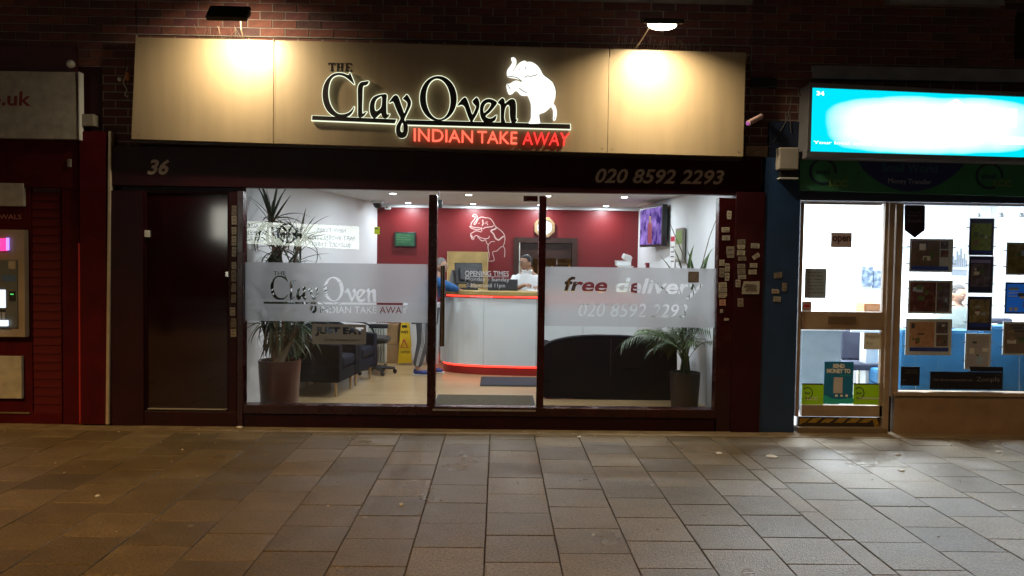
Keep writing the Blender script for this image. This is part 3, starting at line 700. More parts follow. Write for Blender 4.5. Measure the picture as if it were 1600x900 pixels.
# ------------------------------------------------------------------ the takeaway's room
FZ = .03; CZ = 2.4; BY = 4.7
lam = M('wood_laminate', (.50,.36,.19), rough=.28, var=.1, scale=3)
n = lam.node_tree.nodes; l = lam.node_tree.links
br = n.new('ShaderNodeTexBrick'); tc = n.new('ShaderNodeTexCoord'); br.inputs['Scale'].default_value = 1; br.inputs['Brick Width'].default_value = 1.2; br.inputs['Row Height'].default_value = .13
br.inputs['Mortar Size'].default_value = .0015; br.inputs['Color1'].default_value = (.50,.35,.18,1); br.inputs['Color2'].default_value = (.42,.28,.14,1); br.inputs['Mortar'].default_value = (.2,.13,.07,1)
l.new(tc.outputs['Object'], br.inputs['Vector']); l.new(br.outputs[0], n['Principled BSDF'].inputs['Base Color'])
struct('takeaway_floor', MB().box(-2.9, 2.45, .1, BY, -.02, FZ), lam)
struct('takeaway_ceiling', MB().box(-2.9, 2.45, .1, BY, CZ, CZ+.1), ceil_m)
struct('takeaway_left_wall', MB().prism([(-2.62,.1),(-1.84,BY),(-1.95,BY),(-2.75,.1)], -.02, CZ), white_wall)
struct('takeaway_right_wall', MB().prism([(2.30,.1),(2.14,BY),(2.28,BY),(2.42,.1)], -.02, CZ), white_wall)
a = R(803, 375.5, 897, 470, BY)
OX0, OX1, OZ = .32, 1.13, a[3]-.04
bwl = struct('takeaway_back_wall', MB().box(-1.95, OX0, BY, BY+.1, -.02, CZ).box(OX1, 2.3, BY, BY+.1, -.02, CZ).box(OX0, OX1, BY, BY+.1, OZ, CZ), red_wall)
MB().box(-1.84, 2.14, BY-.04, BY-.001, CZ-.055, CZ).part('cornice', white_wall, bwl)
struct('header_ceiling_board', MB().box(-2.62, 2.3, .092, .1, 2.22, CZ), white_wall)
wsk = M('dark_stained_wood', (.035,.014,.01), rough=.35, var=.3)
df = thing('kitchen_doorway', (.72, BY, FZ), 'dark wooden door frame with its brown door ajar behind the man in white', 'doorway')
MB().box(OX0-.08, OX0, BY-.03, BY+.12, FZ, OZ+.08).part('jamb', wsk, df); MB().box(OX1, OX1+.08, BY-.03, BY+.12, FZ, OZ+.08).part('jamb', wsk, df)
MB().box(OX0+.001, OX1-.001, BY-.03, BY+.12, OZ, OZ+.08).part('head_rail', wsk, df); MB().box(OX0+.01, OX1-.01, BY+.02, BY+.08, 1.60, OZ-.001).part('transom_panel', wsk, df)
dr = MB().obox((OX1-.13, BY+.28, .78), .02, .2, .75, (0, 0, math.radians(-28))).part('door', M('brown_door', (.09,.04,.025), rough=.4), df)
MB().tube([(OX1-.22, BY+.10, 1.5), (OX1-.22, BY+.10, 1.7)], .008).part('handle', chrome, dr)
p = P(811.8, 400, BY-.035); MB().box(p.x-.006, p.x+.006, BY-.04, BY-.031, FZ+1.0, OZ).part('door_strip', white_plastic, df)
# kitchen beyond
cream = M('kitchen_cream_tile', (.6,.52,.34), rough=.4)
struct('kitchen_walls', MB().box(-.6, 2.2, 6.6, 6.7, 0, CZ).box(-.7, -.6, 4.81, 6.7, 0, CZ).box(2.2, 2.3, 4.81, 6.7, 0, CZ), cream)
struct('kitchen_floor', MB().box(-.6, 2.2, 4.81, 6.6, -.02, FZ), lam); struct('kitchen_ceiling', MB().box(-.7, 2.3, 4.81, 6.7, CZ, CZ+.1), ceil_m)
t = thing('kitchen_shelf', (.8, 6.4, 1.3), 'steel kitchen shelf with jars seen through the doorway', 'shelf')
MB().box(.3, 1.4, 6.3, 6.59, 1.62, 1.645).part('shelf_board', chrome, t); MB().box(.3, 1.4, 6.3, 6.59, 1.28, 1.3).part('shelf_board', chrome, t)
for i, x in enumerate((.4, .58, .74, .95, 1.1, 1.25)):
    MB().lathe([(.05,0),(.055,.02),(.055,.13),(.035,.16),(.035,.18)], (x, 6.45, 1.3), 12).part('jar', [M('steel_tin', (.5,.48,.42), rough=.3, metal=.7), M('brown_jar', (.2,.1,.04)), M('ochre_jar', (.4,.25,.06))][i % 3], t, smooth=True)
lamp('kitchen_lamp', 'AREA', (.8, 5.7, CZ-.02), 16, (1, .86, .6), None, (0,0,0), .5)
b = thing('kitchen_light_panel', (.8, 5.7, CZ-.012), 'square light panel on the kitchen ceiling', 'ceiling light'); MB().box(.5, 1.1, 5.4, 6.0, CZ-.012, CZ-.001).part('diffuser', glow('warm_diffuser', (1,.9,.7), 3), b)

# downlights
dl_em = glow('downlight_lens', (.95, .97, 1), 22)
pos = [(x, y) for y in (.95, 2.72, 4.42) for x in (-1.34, -.38, .62, 1.6)]
ORDD = ['front', 'middle', 'back']
d0 = None
for i, (x, y) in enumerate(pos):
    lb = 'recessed downlight, %s in the %s row of four' % (['first from the spiky plant side', 'second from the spiky plant side', 'third from the spiky plant side', 'last, towards the television wall'][i % 4], ORDD[i//4])
    if d0 is None:
        d0 = thing('downlight', (x, y, CZ), lb, 'downlight', 'recessed downlights in the takeaway ceiling')
        MB().lathe([(.042,-.006),(.052,-.006),(.052,-.0005),(.042,-.0005)], (x,y,CZ), 20).part('trim_ring', white_plastic, d0, smooth=True)
        MB().lathe([(.038,-.010),(.038,-.0062)], (x,y,CZ), 20).part('lens', dl_em, d0)
        lamp('downlight_lamp', 'AREA', (x, y, CZ-.014), 12.5, (.86, .94, 1), d0, (0,0,0), .07)
    else: copy_tree(d0, (x, y, CZ), label=lb)

# dome camera, alarm sensor, speaker box, sticker on wall
t = thing('dome_camera', P(590, 321, 4.1), 'dark dome camera with white base at the ceiling corner over the yellow notice', 'security camera')
p = P(590, 321, 4.1); MB().lathe([(.06,.03),(.085,.03),(.085,.09),(.06,CZ-p.z)], p, 16).part('base', white_plastic, t, smooth=True); MB().ball((p.x,p.y,p.z+.02), .065, .065, .065).part('dome', blackm, t, smooth=True)
t = thing('motion_sensor', P(606, 324, 4.6), 'small white sensor at the top corner of the red wall', 'sensor')
p = P(606, 324, 4.62); MB().obox(p, .045, .03, .028, (.3,0,0)).part('sensor_body', white_plastic, t, bev=.01); MB().ball((p.x-.01,p.y-.035,p.z), .018,.012,.012).part('sensor_lens', blackm, t, smooth=True)
t = thing('wall_speaker', P(685.5, 318, 1.0), 'small black speaker box hung from the ceiling by the door', 'speaker')
a = R(680.5, 311.5, 690.5, 324.5, 1.0); MB().box(a[0], a[1], 1.0, 1.09, a[2], a[3]).part('speaker_box', blackm, t, bev=.004); MB().box(a[0]+.03, a[1]-.03, 1.03, 1.06, a[3], CZ).part('bracket', blackm, t); MB().lathe([(.02,-.0),(.02,.002)], (0,0,0), 12)
bx(681.5, 313, 689.5, 323.5, .994, .9995).part('grille', M('speaker_cloth', (.02,.02,.02), rough=.9, bump=.5), t)
t = thing('yellow_notice', P(589, 359, 4.35), 'small fluorescent yellow notice by the corner of the red wall', 'notice')
a = R(585, 354.5, 593.2, 366, 4.3); MB().box(a[0], a[1], 4.3, 4.303, a[2], a[3]).part('notice_card', M('fluorescent_yellow_card', (.6,.72,.02), rough=.6), t); MB().box(a[0]+.01, a[1]-.02, 4.297, 4.2995, a[3]-.035, a[3]-.02).part('printed_line', inkm, t)
# hygiene-rating style dark green screen in its frame
t = thing('menu_screen', P(632, 385, BY-.06), 'black framed dark green screen on the red wall', 'screen')
a = R(616, 362.5, 649.5, 386, BY-.05); MB().box(a[0], a[1], BY-.05, BY-.002, a[2], a[3]).part('bezel', blackm, t, bev=.006)
MB().box(a[0]+.02, a[1]-.02, BY-.054, BY-.0505, a[2]+.02, a[3]-.02).part('screen', M('green_screen', (.02,.06,.03), rough=.3, emit=(.02,.09,.04), es=.5, var=.5, scale=9), t)
tl = M('screen_text', (.1,.2,.1), emit=(.1,.3,.12), es=.4)
for i in range(4): MB().box(a[0]+.04, a[0]+.04+[.2,.15,.22,.12][i], BY-.0555, BY-.0545, a[3]-.05-.035*i, a[3]-.045-.035*i).part('screen_line', tl, t)
# clock, eight sided
p = P(851, 355, BY-.05); t = thing('wall_clock', p, 'octagonal wooden wall clock with white dial over the doorway', 'clock')
def ngon(r, n, rot): return [(math.cos(2*PI*i/n+rot)*r, math.sin(2*PI*i/n+rot)*r) for i in range(n)]
def disc(c, r, n, rot, Y0, Y1, hole=None):
    lp = [ngon(r, n, rot)] + ([ngon(hole, 24, 0)] if hole else []); v, f = fill(lp, abs(Y1-Y0)/2); return MB().add([(c.x+x, (Y0+Y1)/2+z, c.z+y) for x, y, z in v], f)
disc(p, .165, 8, PI/8, BY-.05, BY-.005, .115).part('clock_case', M('honey_wood', (.28,.18,.09), rough=.35), t)
disc(p, .114, 24, 0, BY-.03, BY-.012).part('dial', white_plastic, t)
for q, ln in ((-.9, .085), (.55, .06)): MB().obox((p.x+math.sin(q)*ln/2, BY-.034, p.z-math.cos(q)*ln/2), .004, .0015, ln/2, (0, q*-1, 0)).part('hand', blackm, t)
for k in range(12): q = k*PI/6; MB().obox((p.x+math.sin(q)*.096, BY-.032, p.z+math.cos(q)*.096), .003, .001, .008, (0, q, 0)).part('hour_mark', blackm, t)
# line-drawn elephant on the red wall
t = thing('wall_decal', P(762, 370, BY-.004), 'white line drawing of a rearing elephant on the red wall', 'wall decal')
cD = lambda L: [(720+x*.1, 325+y*.1) for x, y in L]
dec = M('pale_pink_vinyl', (.5,.34,.31), rough=.5)
for L, wd in (([(258,195),(280,158),(330,140),(380,152),(430,155),(475,180),(510,230),(545,290),(590,325),(640,365),(675,410),(688,460),(685,530),(660,600)], .014),
              ([(258,190),(240,235),(215,260),(205,245),(225,215),(250,180),(255,135),(235,105),(200,103),(183,130),(222,132),(218,170),(185,210),(162,245),(160,285)], .013),
              ([(135,285),(165,315),(230,335),(300,332),(300,310),(230,305),(165,292),(140,280)], .014),
              ([(332,275),(350,240),(340,200),(348,185)], .02), ([(340,330),(380,305),(440,297),(495,290),(512,268)], .016), ([(325,298),(322,330),(332,365)], .014),
              ([(375,250),(388,228),(405,240),(425,268)], .011), ([(400,210),(420,225)], .011), ([(276,236),(292,238)], .012),
              ([(320,375),(240,355),(185,385),(155,402),(160,450),(180,490),(205,480),(205,452),(240,430),(270,440),(320,468),(380,480),(435,470),(445,435)], .014),
              ([(165,420),(185,470)], .02), ([(262,448),(310,500),(345,514),(385,495),(400,540),(425,575)], .013),
              ([(530,525),(480,525),(440,560),(425,600),(430,660),(445,720),(440,780),(430,827),(512,825),(520,790),(505,740),(500,685),(560,672),(610,625),(640,602),(680,622),(688,690),(682,768)], .014),
              ([(560,305),(530,330),(470,355),(515,410),(540,470),(590,500),(630,470),(672,440)], .026)):
    ribbon(smooth_loop(cD(L), 3, False), wd*.8, BY-.0045, .004).part('line', dec, t)
# timber screen behind the counter
t = thing('timber_screen', P(731, 455, 4.45), 'upright pale wooden panel standing behind the counter monitor', 'wooden panel')
ply = M('pale_oak_panel', (.5,.36,.14), rough=.4, var=.25, scale=4)
a = R(698.5, 393, 762.5, 455, 4.45); nb = 5
for i in range(nb):
    z0 = .8+(a[3]-.8)*i/nb; MB().box(a[0]+.012, a[1]-.012, 4.46, 4.49, z0+.001, .8+(a[3]-.8)*(i+1)/nb-.001).part('board', ply, t)
for x in (a[0], a[1]-.011): MB().box(x, x+.011, 4.45, 4.5, FZ, a[3]).part('edge_strip', M('light_edge', (.6,.48,.26)), t)
MB().box(a[0]+.012, a[1]-.012, 4.46, 4.49, FZ, .798).part('lower_panel', ply, t)

# counter with its curved front and red LED strips
cw = M('white_gloss_laminate', (.76,.8,.82), rough=.22, var=.02); topm = M('oak_worktop', (.42,.29,.1), rough=.35, var=.2, scale=5)
ct = thing('counter', (.5, 3.4, FZ), 'curved white counter with wooden top and red light strips', 'counter')
pl = [(-.80,4.35),(-.80,3.95),(-.78,3.62),(-.70,3.42),(-.52,3.27),(-.25,3.17),(.05,3.12),(.35,3.09),(.8,3.07),(1.3,3.07),(1.86,3.07)]
pl = smooth_loop(pl, 3, False)
inn = [(1.86,3.62),(.2,3.66),(-.2,3.75),(-.3,4.35)]
def inset(pts, d):
    o = []
    for i, p in enumerate(pts):
        a = Vector(pts[max(i-1,0)]); c = Vector(pts[min(i+1,len(pts)-1)]); t_ = (c-a).normalized(); o.append((p[0]-t_.y*d, p[1]+t_.x*d))
    return o
MB().prism(inset(pl, .05)+inn, FZ, .16).part('plinth', M('red_lit_plinth', (.3,.02,.02), rough=.4), ct)  # red glow of the LED strip painted into the plinth's base colour
jx = [-9, -.178, .52, 1.14, 9]
for i in range(4):                                     # four front panels with open joints
    lo, hi = jx[i]+.002, jx[i+1]-.002
    seg = [p for p in pl if lo <= p[0] <= hi or (i == 0 and p[0] < -.5)]
    def at_x(xx):
        for a_, b_ in zip(pl, pl[1:]):
            if a_[0] <= xx <= b_[0] and b_[0] > a_[0]: return (xx, a_[1]+(b_[1]-a_[1])*(xx-a_[0])/(b_[0]-a_[0]))
    if i: seg = [at_x(lo)] + seg
    if i < 3: seg = seg + [at_x(hi)]
    seg2 = inset(seg, .03); MB().prism(seg+seg2[::-1], .165, 1.06).part('front_panel', cw, ct)
MB().prism(inset(pl, .032)+inn, .162, 1.06).part('carcass', M('dark_carcass', (.08,.08,.08)), ct)
MB().prism(inset(pl, -.03)+inn, 1.098, 1.155).part('worktop', topm, ct, bev=.006)
led = glow('red_led_strip', (1, .04, .025), 3.6)
q = inset(pl, .012); MB().prism(q+inset(pl, .028)[::-1], 1.072, 1.092).part('led_strip', led, ct)
q = inset(pl, .034); MB().prism(q+inset(pl, .046)[::-1], .135, .158).part('led_strip', led, ct)
# low white cupboard at the end
t = thing('white_cupboard', (-1.1, 4.45, FZ), 'plain white cupboard against the red wall beyond the customer', 'cupboard')
MB().box(-1.38, -.84, 4.2, 4.66, FZ, .92).part('carcass', cw, t, bev=.004); MB().box(-1.375, -1.115, 4.185, 4.199, FZ+.04, .9).part('cupboard_door', cw, t, bev=.003); MB().box(-1.105, -.845, 4.185, 4.199, FZ+.04, .9).part('cupboard_door', cw, t, bev=.003)
# till monitor
t = thing('till_monitor', (-.42, 3.6, 1.155), 'black till monitor seen from behind on the counter', 'monitor')
scr = MB().obox((-.40, 3.62, 1.38), .2, .015, .15, (-.25, 0, .35)).part('screen_back', blackm, t, bev=.01)
MB().obox((-.40, 3.58, 1.375), .13, .02, .09, (-.25, 0, .35)).part('rear_housing', M('dark_grey_plastic', (.03,.03,.035), rough=.4), t, bev=.01)
MB().tube([(-.4,3.6,1.16),(-.41,3.61,1.3)], .03).part('stand', blackm, t); MB().box(-.54, -.27, 3.52, 3.72, 1.156, 1.18).part('foot', blackm, t, bev=.006)
t = thing('card_terminal', (-.60, 3.62, 1.155), 'grey angled screen back leaning beside the till monitor', 'terminal')
MB().obox((-.60, 3.66, 1.29), .07, .012, .13, (-.3, .25, .2)).part('screen', M('grey_plastic', (.12,.12,.12), rough=.35), t, bev=.008); MB().box(-.67, -.53, 3.6, 3.72, 1.156, 1.17).part('foot', blackm, t)
t = thing('laptop', (.1, 3.4, 1.155), 'black laptop with its lid up on the counter before the man in white', 'laptop')
a = R(762, 438.5, 809, 455, 3.42)
MB().obox(((a[0]+a[1])/2, 3.44, 1.235), (a[1]-a[0])/2, .006, .075, (-.15,0,0)).part('lid', blackm, t, bev=.004); MB().box(a[0], a[1], 3.42, 3.62, 1.156, 1.172).part('keyboard_base', blackm, t, bev=.003)
# boxes on the counter's far end
for i in range(6):
    t = thing('takeaway_box', (1.72+rnd.uniform(-.02,.02), 3.4, 1.156+.072*i), '%s white takeaway carton in the stack on the far end of the counter' % ['lowest', 'second lowest', 'third', 'fourth', 'fifth', 'topmost'][i], 'carton', 'stacked white takeaway cartons')
    b = BASE[t.name]; MB().box(b.x-.1, b.x+.1, b.y-.07, b.y+.07, b.z, b.z+.058).part('carton', cw, t, bev=.006); MB().box(b.x-.105, b.x+.105, b.y-.075, b.y+.075, b.z+.0585, b.z+.07).part('lid', white_plastic, t, bev=.004)
t = thing('paper_bags', (1.8, 3.4, 1.59), 'crumpled white paper bag on top of the carton stack', 'paper bag')
MB().obox((1.76, 3.4, 1.63), .06, .05, .035, (.3,.3,.2)).part('paper_bag', white_plastic, t, bev=.01)
t = thing('receipt_sheet', (.56, 3.5, 1.156), 'white paper sheet under the hands of the man in white', 'paper')
MB().obox((.52, 3.42, 1.163), .12, .09, .002, (.04, .02, .2)).part('sheet', M('white_paper', (.75,.75,.75)), t)

# television and notices on the right wall
t = thing('television', (2.12, 3.2, 1.8), 'wall television showing a purple picture beside the red wall', 'television')
p0, p1 = Vector((2.02, 3.72, 0)), Vector((2.13, 2.75, 0)); dv = (p1-p0).normalized(); ang = math.atan2(dv.y, dv.x); mid = (p0+p1)/2; hl = (p1-p0).length/2
MB().obox((mid.x, mid.y, 2.05), hl, .035, .27, (0,0,ang)).part('cabinet', blackm, t, bev=.01)
nrm = Vector((dv.y, -dv.x, 0)) if Vector((dv.y, -dv.x, 0)).x < 0 else Vector((-dv.y, dv.x, 0))
def tvmat():
    m, n, l = nodes('television_picture'); o = n.new('ShaderNodeOutputMaterial'); e = n.new('ShaderNodeEmission'); tc = n.new('ShaderNodeTexCoord'); nz = n.new('ShaderNodeTexNoise'); nz.inputs['Scale'].default_value = 7
    r = n.new('ShaderNodeValToRGB'); k = r.color_ramp.elements; k[0].position = .35; k[0].color = (.04,.02,.14,1); k[1].position = .65; k[1].color = (.35,.22,.65,1)
    l.new(tc.outputs['Object'], nz.inputs['Vector']); l.new(nz.outputs['Fac'], r.inputs[0]); l.new(r.outputs[0], e.inputs[0]); e.inputs[1].default_value = 1.3; l.new(e.outputs[0], o.inputs[0]); return m
MB().obox((mid.x+nrm.x*.037, mid.y+nrm.y*.037, 2.05), hl-.03, .002, .24, (0,0,ang)).part('screen', tvmat(), t)
fg = mid + nrm*.042
MB().obox((fg.x, fg.y, 1.96), .09, .001, .14, (0,0,ang)).part('picture_figure', glow('screen_red', (.35,.03,.08), .8), t); MB().obox((fg.x, fg.y, 2.14), .045, .0012, .05, (0,0,ang)).part('picture_face', glow('screen_skin', (.35,.17,.12), .9), t)
MB().obox((2.15, 3.2, 2.05), .08, .03, .05, (0,0,0)).part('wall_bracket', blackmetal, t)
def wallrect(x, y0, y1, z0, z1, name, m, par, th=.012): return MB().box(x-th, x, y0, y1, z0, z1).part(name, m, par, bev=.002)
t = thing('framed_certificate', (2.2, 2.2, 1.6), 'thin framed green and white certificate on the right wall', 'certificate')
wallrect(2.215, 1.98, 2.36, 1.58, 1.99, 'picture_frame', M('pewter_frame', (.25,.24,.2), rough=.4), t, .03); wallrect(2.184, 2.01, 2.33, 1.80, 1.96, 'green_print', M('green_print', (.2,.3,.08)), t, .003); wallrect(2.184, 2.01, 2.33, 1.61, 1.798, 'white_print', M('off_white_print', (.55,.56,.5)), t, .003)
t = thing('wall_notice', (2.2, 2.6, 1.55), 'white paper notice with a red heading beside the framed certificate', 'notice')
wallrect(2.207, 2.46, 2.72, 1.50, 1.93, 'notice_sheet', M('white_paper', (.75,.75,.75)), t, .004); wallrect(2.2025, 2.48, 2.70, 1.84, 1.9, 'red_heading', M('red_print', (.5,.03,.05)), t, .001)
for i in range(4): wallrect(2.2025, 2.5, 2.68, 1.58+.06*i, 1.595+.06*i, 'printed_line', inkm, t, .001)
t = thing('fire_call_point', (2.15, 3.95, 1.44), 'small dark red box on the wall above the white cartons', 'call point')
wallrect(2.165, 3.9, 4.02, 1.44, 1.56, 'call_box', M('dark_red_plastic', (.2,.01,.02), rough=.4), t, .04); wallrect(2.123, 3.93, 3.99, 1.47, 1.53, 'call_glass', white_plastic, t, .003)

# mats
def mat_rect(name, x0, x1, y0, y1, m, label):
    t = thing(name, ((x0+x1)/2, (y0+y1)/2, FZ), label, 'mat'); MB().box(x0, x1, y0, y1, FZ+.001, FZ+.009).part('mat_edge', M('mat_rubber', (.02,.02,.02), rough=.7), t, bev=.003); MB().box(x0+.03, x1-.03, y0+.03, y1-.03, FZ+.0095, FZ+.014).part('mat_pile', m, t); return t
mat_rect('door_mat', -.66, .42, .95, 1.6, M('coir_brown', (.07,.055,.03), rough=.95, var=.5, scale=120, bump=.6, bscale=300), 'brown doormat just inside the glass door')
mat_rect('counter_mat', -.20, 1.0, 2.25, 2.98, M('grey_mat_pile', (.045,.045,.06), rough=.95, var=.3, scale=90, bump=.5, bscale=250), 'dark grey mat on the floor in front of the counter')

# ------------------------------------------------------------------ seating
navy = M('navy_upholstery', (.003,.0045,.009), rough=.9, spec=.15, var=.25, scale=30, bump=.2, bscale=220); greyb = M('slate_upholstery', (.010,.013,.024), rough=.9, spec=.15, var=.2, scale=30, bump=.2, bscale=220)
beech = M('beech_leg', (.5,.33,.15), rough=.4, var=.2)
so_ = thing('sofa', (1.25, 1.8, FZ), 'dark navy two-seat sofa with its rounded back to the window', 'sofa')
SB = smooth_loop([(848,620),(846,600),(846,570),(849,545),(862,534),(900,526),(950,524.5),(1000,527),(1040,534),(1055,541),(1058,560),(1057,600),(1054,624),(1030,627),(950,625),(880,622)], 3)
shape([SB], 1.42, 1.56).part('back', navy, so_, smooth=True, bev=.025)
a = R(848, 560, 1056, 618, 1.5)
for i in (0, 1): MB().box(a[0]+.13+i*(a[1]-a[0]-.26)/2+.003, a[0]+.13+(i+1)*(a[1]-a[0]-.26)/2-.003, 1.562, 2.2, .32, .47).part('seat_cushion', navy, so_, bev=.03)
MB().box(a[0]+.02, a[1]-.02, 1.562, 2.16, .17, .315).part('seat_base', navy, so_, bev=.02)
for x in (a[0], a[1]-.125): MB().box(x, x+.125, 1.562, 2.18, .18, .62).part('armrest', navy, so_, bev=.04)
MB().box((a[0]+a[1])/2-.003, (a[0]+a[1])/2+.003, 1.414, 1.42, .3, .72).part('seam', M('seam_thread', (.03,.035,.05)), so_)
for x in (a[0]+.13, a[1]-.18):
    for y in (1.5, 2.1): MB().lathe([(.014,0),(.024,.15)], (x, y, FZ), 10).part('leg', beech, so_, smooth=True)
def armchair(x, y, rz, m, label):
    t = thing('armchair', (0,0,0), label, 'armchair', 'armchairs along the white wall')
    MB().box(-.33, .33, -.33, .33, .19, .34).part('seat_base', m, t, bev=.03); MB().box(-.2, .345, -.22, .22, .345, .47).part('seat_cushion', greyb, t, bev=.035)
    arc = smooth_loop([(.34,-.36),(.0,-.36),(-.28,-.33),(-.38,-.2),(-.40,0),(-.38,.2),(-.28,.33),(.0,.36),(.34,.36)], 3, False); ia = inset(arc, -.12) if 0 else [(p[0]*.72+.095 if abs(p[1])<.34 else p[0], p[1]*.66) for p in arc]
    n_ = len(arc); mb = MB(); vs = []
    for i in range(n_):
        hgt = .62 + .18*max(0, min(1, (.15-arc[i][0])/.45)); o_, q_ = arc[i], ia[i]; vs += [(o_[0],o_[1],.2),(o_[0],o_[1],hgt),(q_[0],q_[1],hgt),(q_[0],q_[1],.2)]
    fs = [(0,1,2,3), tuple(4*n_-4+k for k in (3,2,1,0))]
    for i in range(n_-1):
        for k in range(4): fs.append((4*i+k, 4*i+(k+1)%4, 4*i+4+(k+1)%4, 4*i+4+k))
    mb.add(vs, fs).part('back_shell', m, t, smooth=True, bev=.02)
    for sx in (-.26, .27):
        for sy in (-.27, .27): MB().lathe([(.012,0),(.021,.165)], (sx, sy, FZ), 10).part('leg', beech, t, smooth=True)
    t.location = (x, y, 0); t.rotation_euler.z = rz; return t
armchair(-2.02, 1.72, -.12, navy, 'dark armchair nearest the window, beside the red plant pot')
armchair(-1.93, 2.52, -.16, greyb, 'slate armchair further in, beyond the darker one')
# swivel chair base and arm behind the armchairs
t = thing('office_chair', (-1.63, 3.15, FZ), 'black swivel chair tucked behind the slate armchair', 'office chair')
c = Vector((-1.62, 3.2, 0))
for k in range(5):
    q = 2*PI*k/5+.2; e = c+Vector((math.cos(q)*.26, math.sin(q)*.26, .07)); MB().tube([c+Vector((0,0,.12)), e+Vector((0,0,.03))], [.03,.018], 6).part('base_arm', blackm, t, smooth=True); MB().ball((e.x,e.y,FZ+.03), .03,.03,.03,8,6).part('castor', blackm, t, smooth=True)
MB().tube([c+Vector((0,0,.12)), c+Vector((0,0,.45))], .025).part('gas_stem', blackm, t); MB().box(c.x-.22, c.x+.18, c.y-.2, c.y+.2, .45, .53).part('seat', blackm, t, bev=.03)
MB().box(c.x-.05, c.x+.2, c.y-.27, c.y-.2, .66, .72).part('arm_pad', M('dark_grey_plastic', (.03,.03,.035)), t, bev=.015)
MB().tube(smooth_loop([P(540, 502, 2.95), P(562, 503, 2.95), P(575, 507, 2.95), P(583, 516, 2.95), P(585, 527, 2.95)], 3, False), .013, 8).part('arm_tube', blackm, t, smooth=True)
# oil heater, cartons, wet floor sign
t = thing('oil_heater', P(590, 590, 3.6), 'white oil-filled heater beside the cardboard boxes', 'heater')
p = P(594, 560, 3.55); hm = M('cream_enamel', (.6,.62,.56), rough=.35)
for i in range(6): MB().box(p.x-.12+i*.036, p.x-.12+i*.036+.026, 3.45, 3.62, .13, .68).part('fin', hm, t, bev=.011)
MB().box(p.x-.16, p.x-.125, 3.46, 3.61, .14, .64).part('control_box', hm, t, bev=.008); MB().box(p.x-.161, p.x-.13, 3.452, 3.459, .3, .5).part('dial_panel', inkm, t)
for x in (p.x-.1, p.x+.06): MB().box(x-.015, x+.015, 3.4, 3.68, .07, .1).part('foot', blackm, t); MB().ball((x, 3.42, .06), .03,.03,.03,8,6).part('castor', blackm, t, smooth=True)
card = M('cardboard', (.36,.22,.1), rough=.8, var=.12)
for i, (r, lb) in enumerate((((595, 545, 622, 570), 'lower cardboard box beside the yellow sign'), ((596, 520, 621, 544.5), 'upper cardboard box stacked beside the yellow sign'))):
    a = R(*r, 4.25); z0, z1 = (FZ, .31) if i == 0 else (.312, .60); t = thing('cardboard_box', ((a[0]+a[1])/2, 4.4, z0), lb, 'cardboard box', 'cardboard boxes in the corner')
    MB().box(a[0], a[1], 4.25, 4.55, z0, z1-.004).part('carton', card, t, bev=.004); MB().box((a[0]+a[1])/2-.02, (a[0]+a[1])/2+.02, 4.247, 4.552, z1-.1, z1-.001).part('tape', M('brown_tape', (.3,.2,.1), rough=.3), t)
t = thing('wet_floor_sign', P(631, 568, 4.0), 'yellow folding wet floor sign leaning by the cardboard boxes', 'safety sign')
yel = M('yellow_plastic', (.75,.5,.01), rough=.4)
v = [(621.5,568),(625.5,504),(638.5,503.5),(643.5,567)]; v2 = [P(x, y, 4.05) for x, y in v]
for k, dy in enumerate((0, .16)):
    mb = MB(); f_ = []
    for th in (0, .012):
        for j, q in enumerate(v2):
            top = j in (1, 2); f_.append((q.x, 4.05+th + ((dy+.0) if not top else .08 + (.013 if k else -.0)), max(q.z, FZ)))
    mb.add(f_, [(0,1,2,3),(7,6,5,4),(0,4,5,1),(1,5,6,2),(2,6,7,3),(3,7,4,0)]).part('board', yel, t)
q = lambda px, py: P(px, py, 4.05+.08*(568-py)/64 - .003)
MB().tube([q(631,530), q(626.5,543), q(637,543), q(631,530)], .008, 6).part('warning_triangle', M('red_print', (.5,.03,.05)), t)
MB().add([q(628,508), q(636,508), q(636,512), q(628,512), q(628,508)+Vector((0,.006,0)), q(636,508)+Vector((0,.006,0)), q(636,512)+Vector((0,.006,0)), q(628,512)+Vector((0,.006,0))], [(0,1,2,3),(4,7,6,5),(0,4,5,1),(1,5,6,2),(2,6,7,3),(3,7,4,0)]).part('hand_slot', blackm, t)
text_mb('WET', hq(626, 517, 638, 521, .01), 4.05+.055, .003, bold=.02).part('printed_words', blackm, t); text_mb('CAUTION', hq(625.5, 548, 640, 552, .01), 4.05+.018, .003, bold=.02).part('printed_words', blackm, t)

# ------------------------------------------------------------------ plants
green_dk = M('dracaena_leaf', (.035,.07,.035), rough=.45, var=.4, scale=12); green_lt = M('palm_leaf', (.075,.13,.03), rough=.45, var=.35, scale=10)
green_md = M('palm_leaf_shade_green', (.035,.065,.022), rough=.5, var=.3); bark = M('cane_bark', (.24,.19,.13), rough=.8, var=.3, scale=30, bump=.4)
pot_red = M('red_glazed_pot', (.06,.005,.006), rough=.3, var=.15, coat=.3); soil = M('potting_soil', (.03,.02,.015), rough=1)
def leaf_mesh(L, wd, droop, m, name='leaf', seg=6):
    mb = MB(); vs = []; x = z = 0; ang = 0
    for i in range(seg+1):
        s_ = i/seg; ww = wd*(.35+.65*min(1, s_*4))*(1-s_**2.2)+.0006; vs += [(x, -ww/2, z+ww*.22), (x, 0, z), (x, ww/2, z+ww*.22)]
        ang -= droop/seg*(.3+1.4*s_); x += L/seg*math.cos(ang); z += L/seg*math.sin(ang)
    fs = []
    for i in range(seg): k = 3*i; fs += [(k,k+3,k+4,k+1),(k+1,k+4,k+5,k+2)]
    return mb.add(vs, fs).mesh(name, m, smooth=True)
LV = [leaf_mesh(.50, .036, d, green_dk, seg=8) for d in (.15, .6, 1.2, 1.9, 2.5)]
def wall_left(y): return -2.62 + (y-.1)*(.78/4.6)
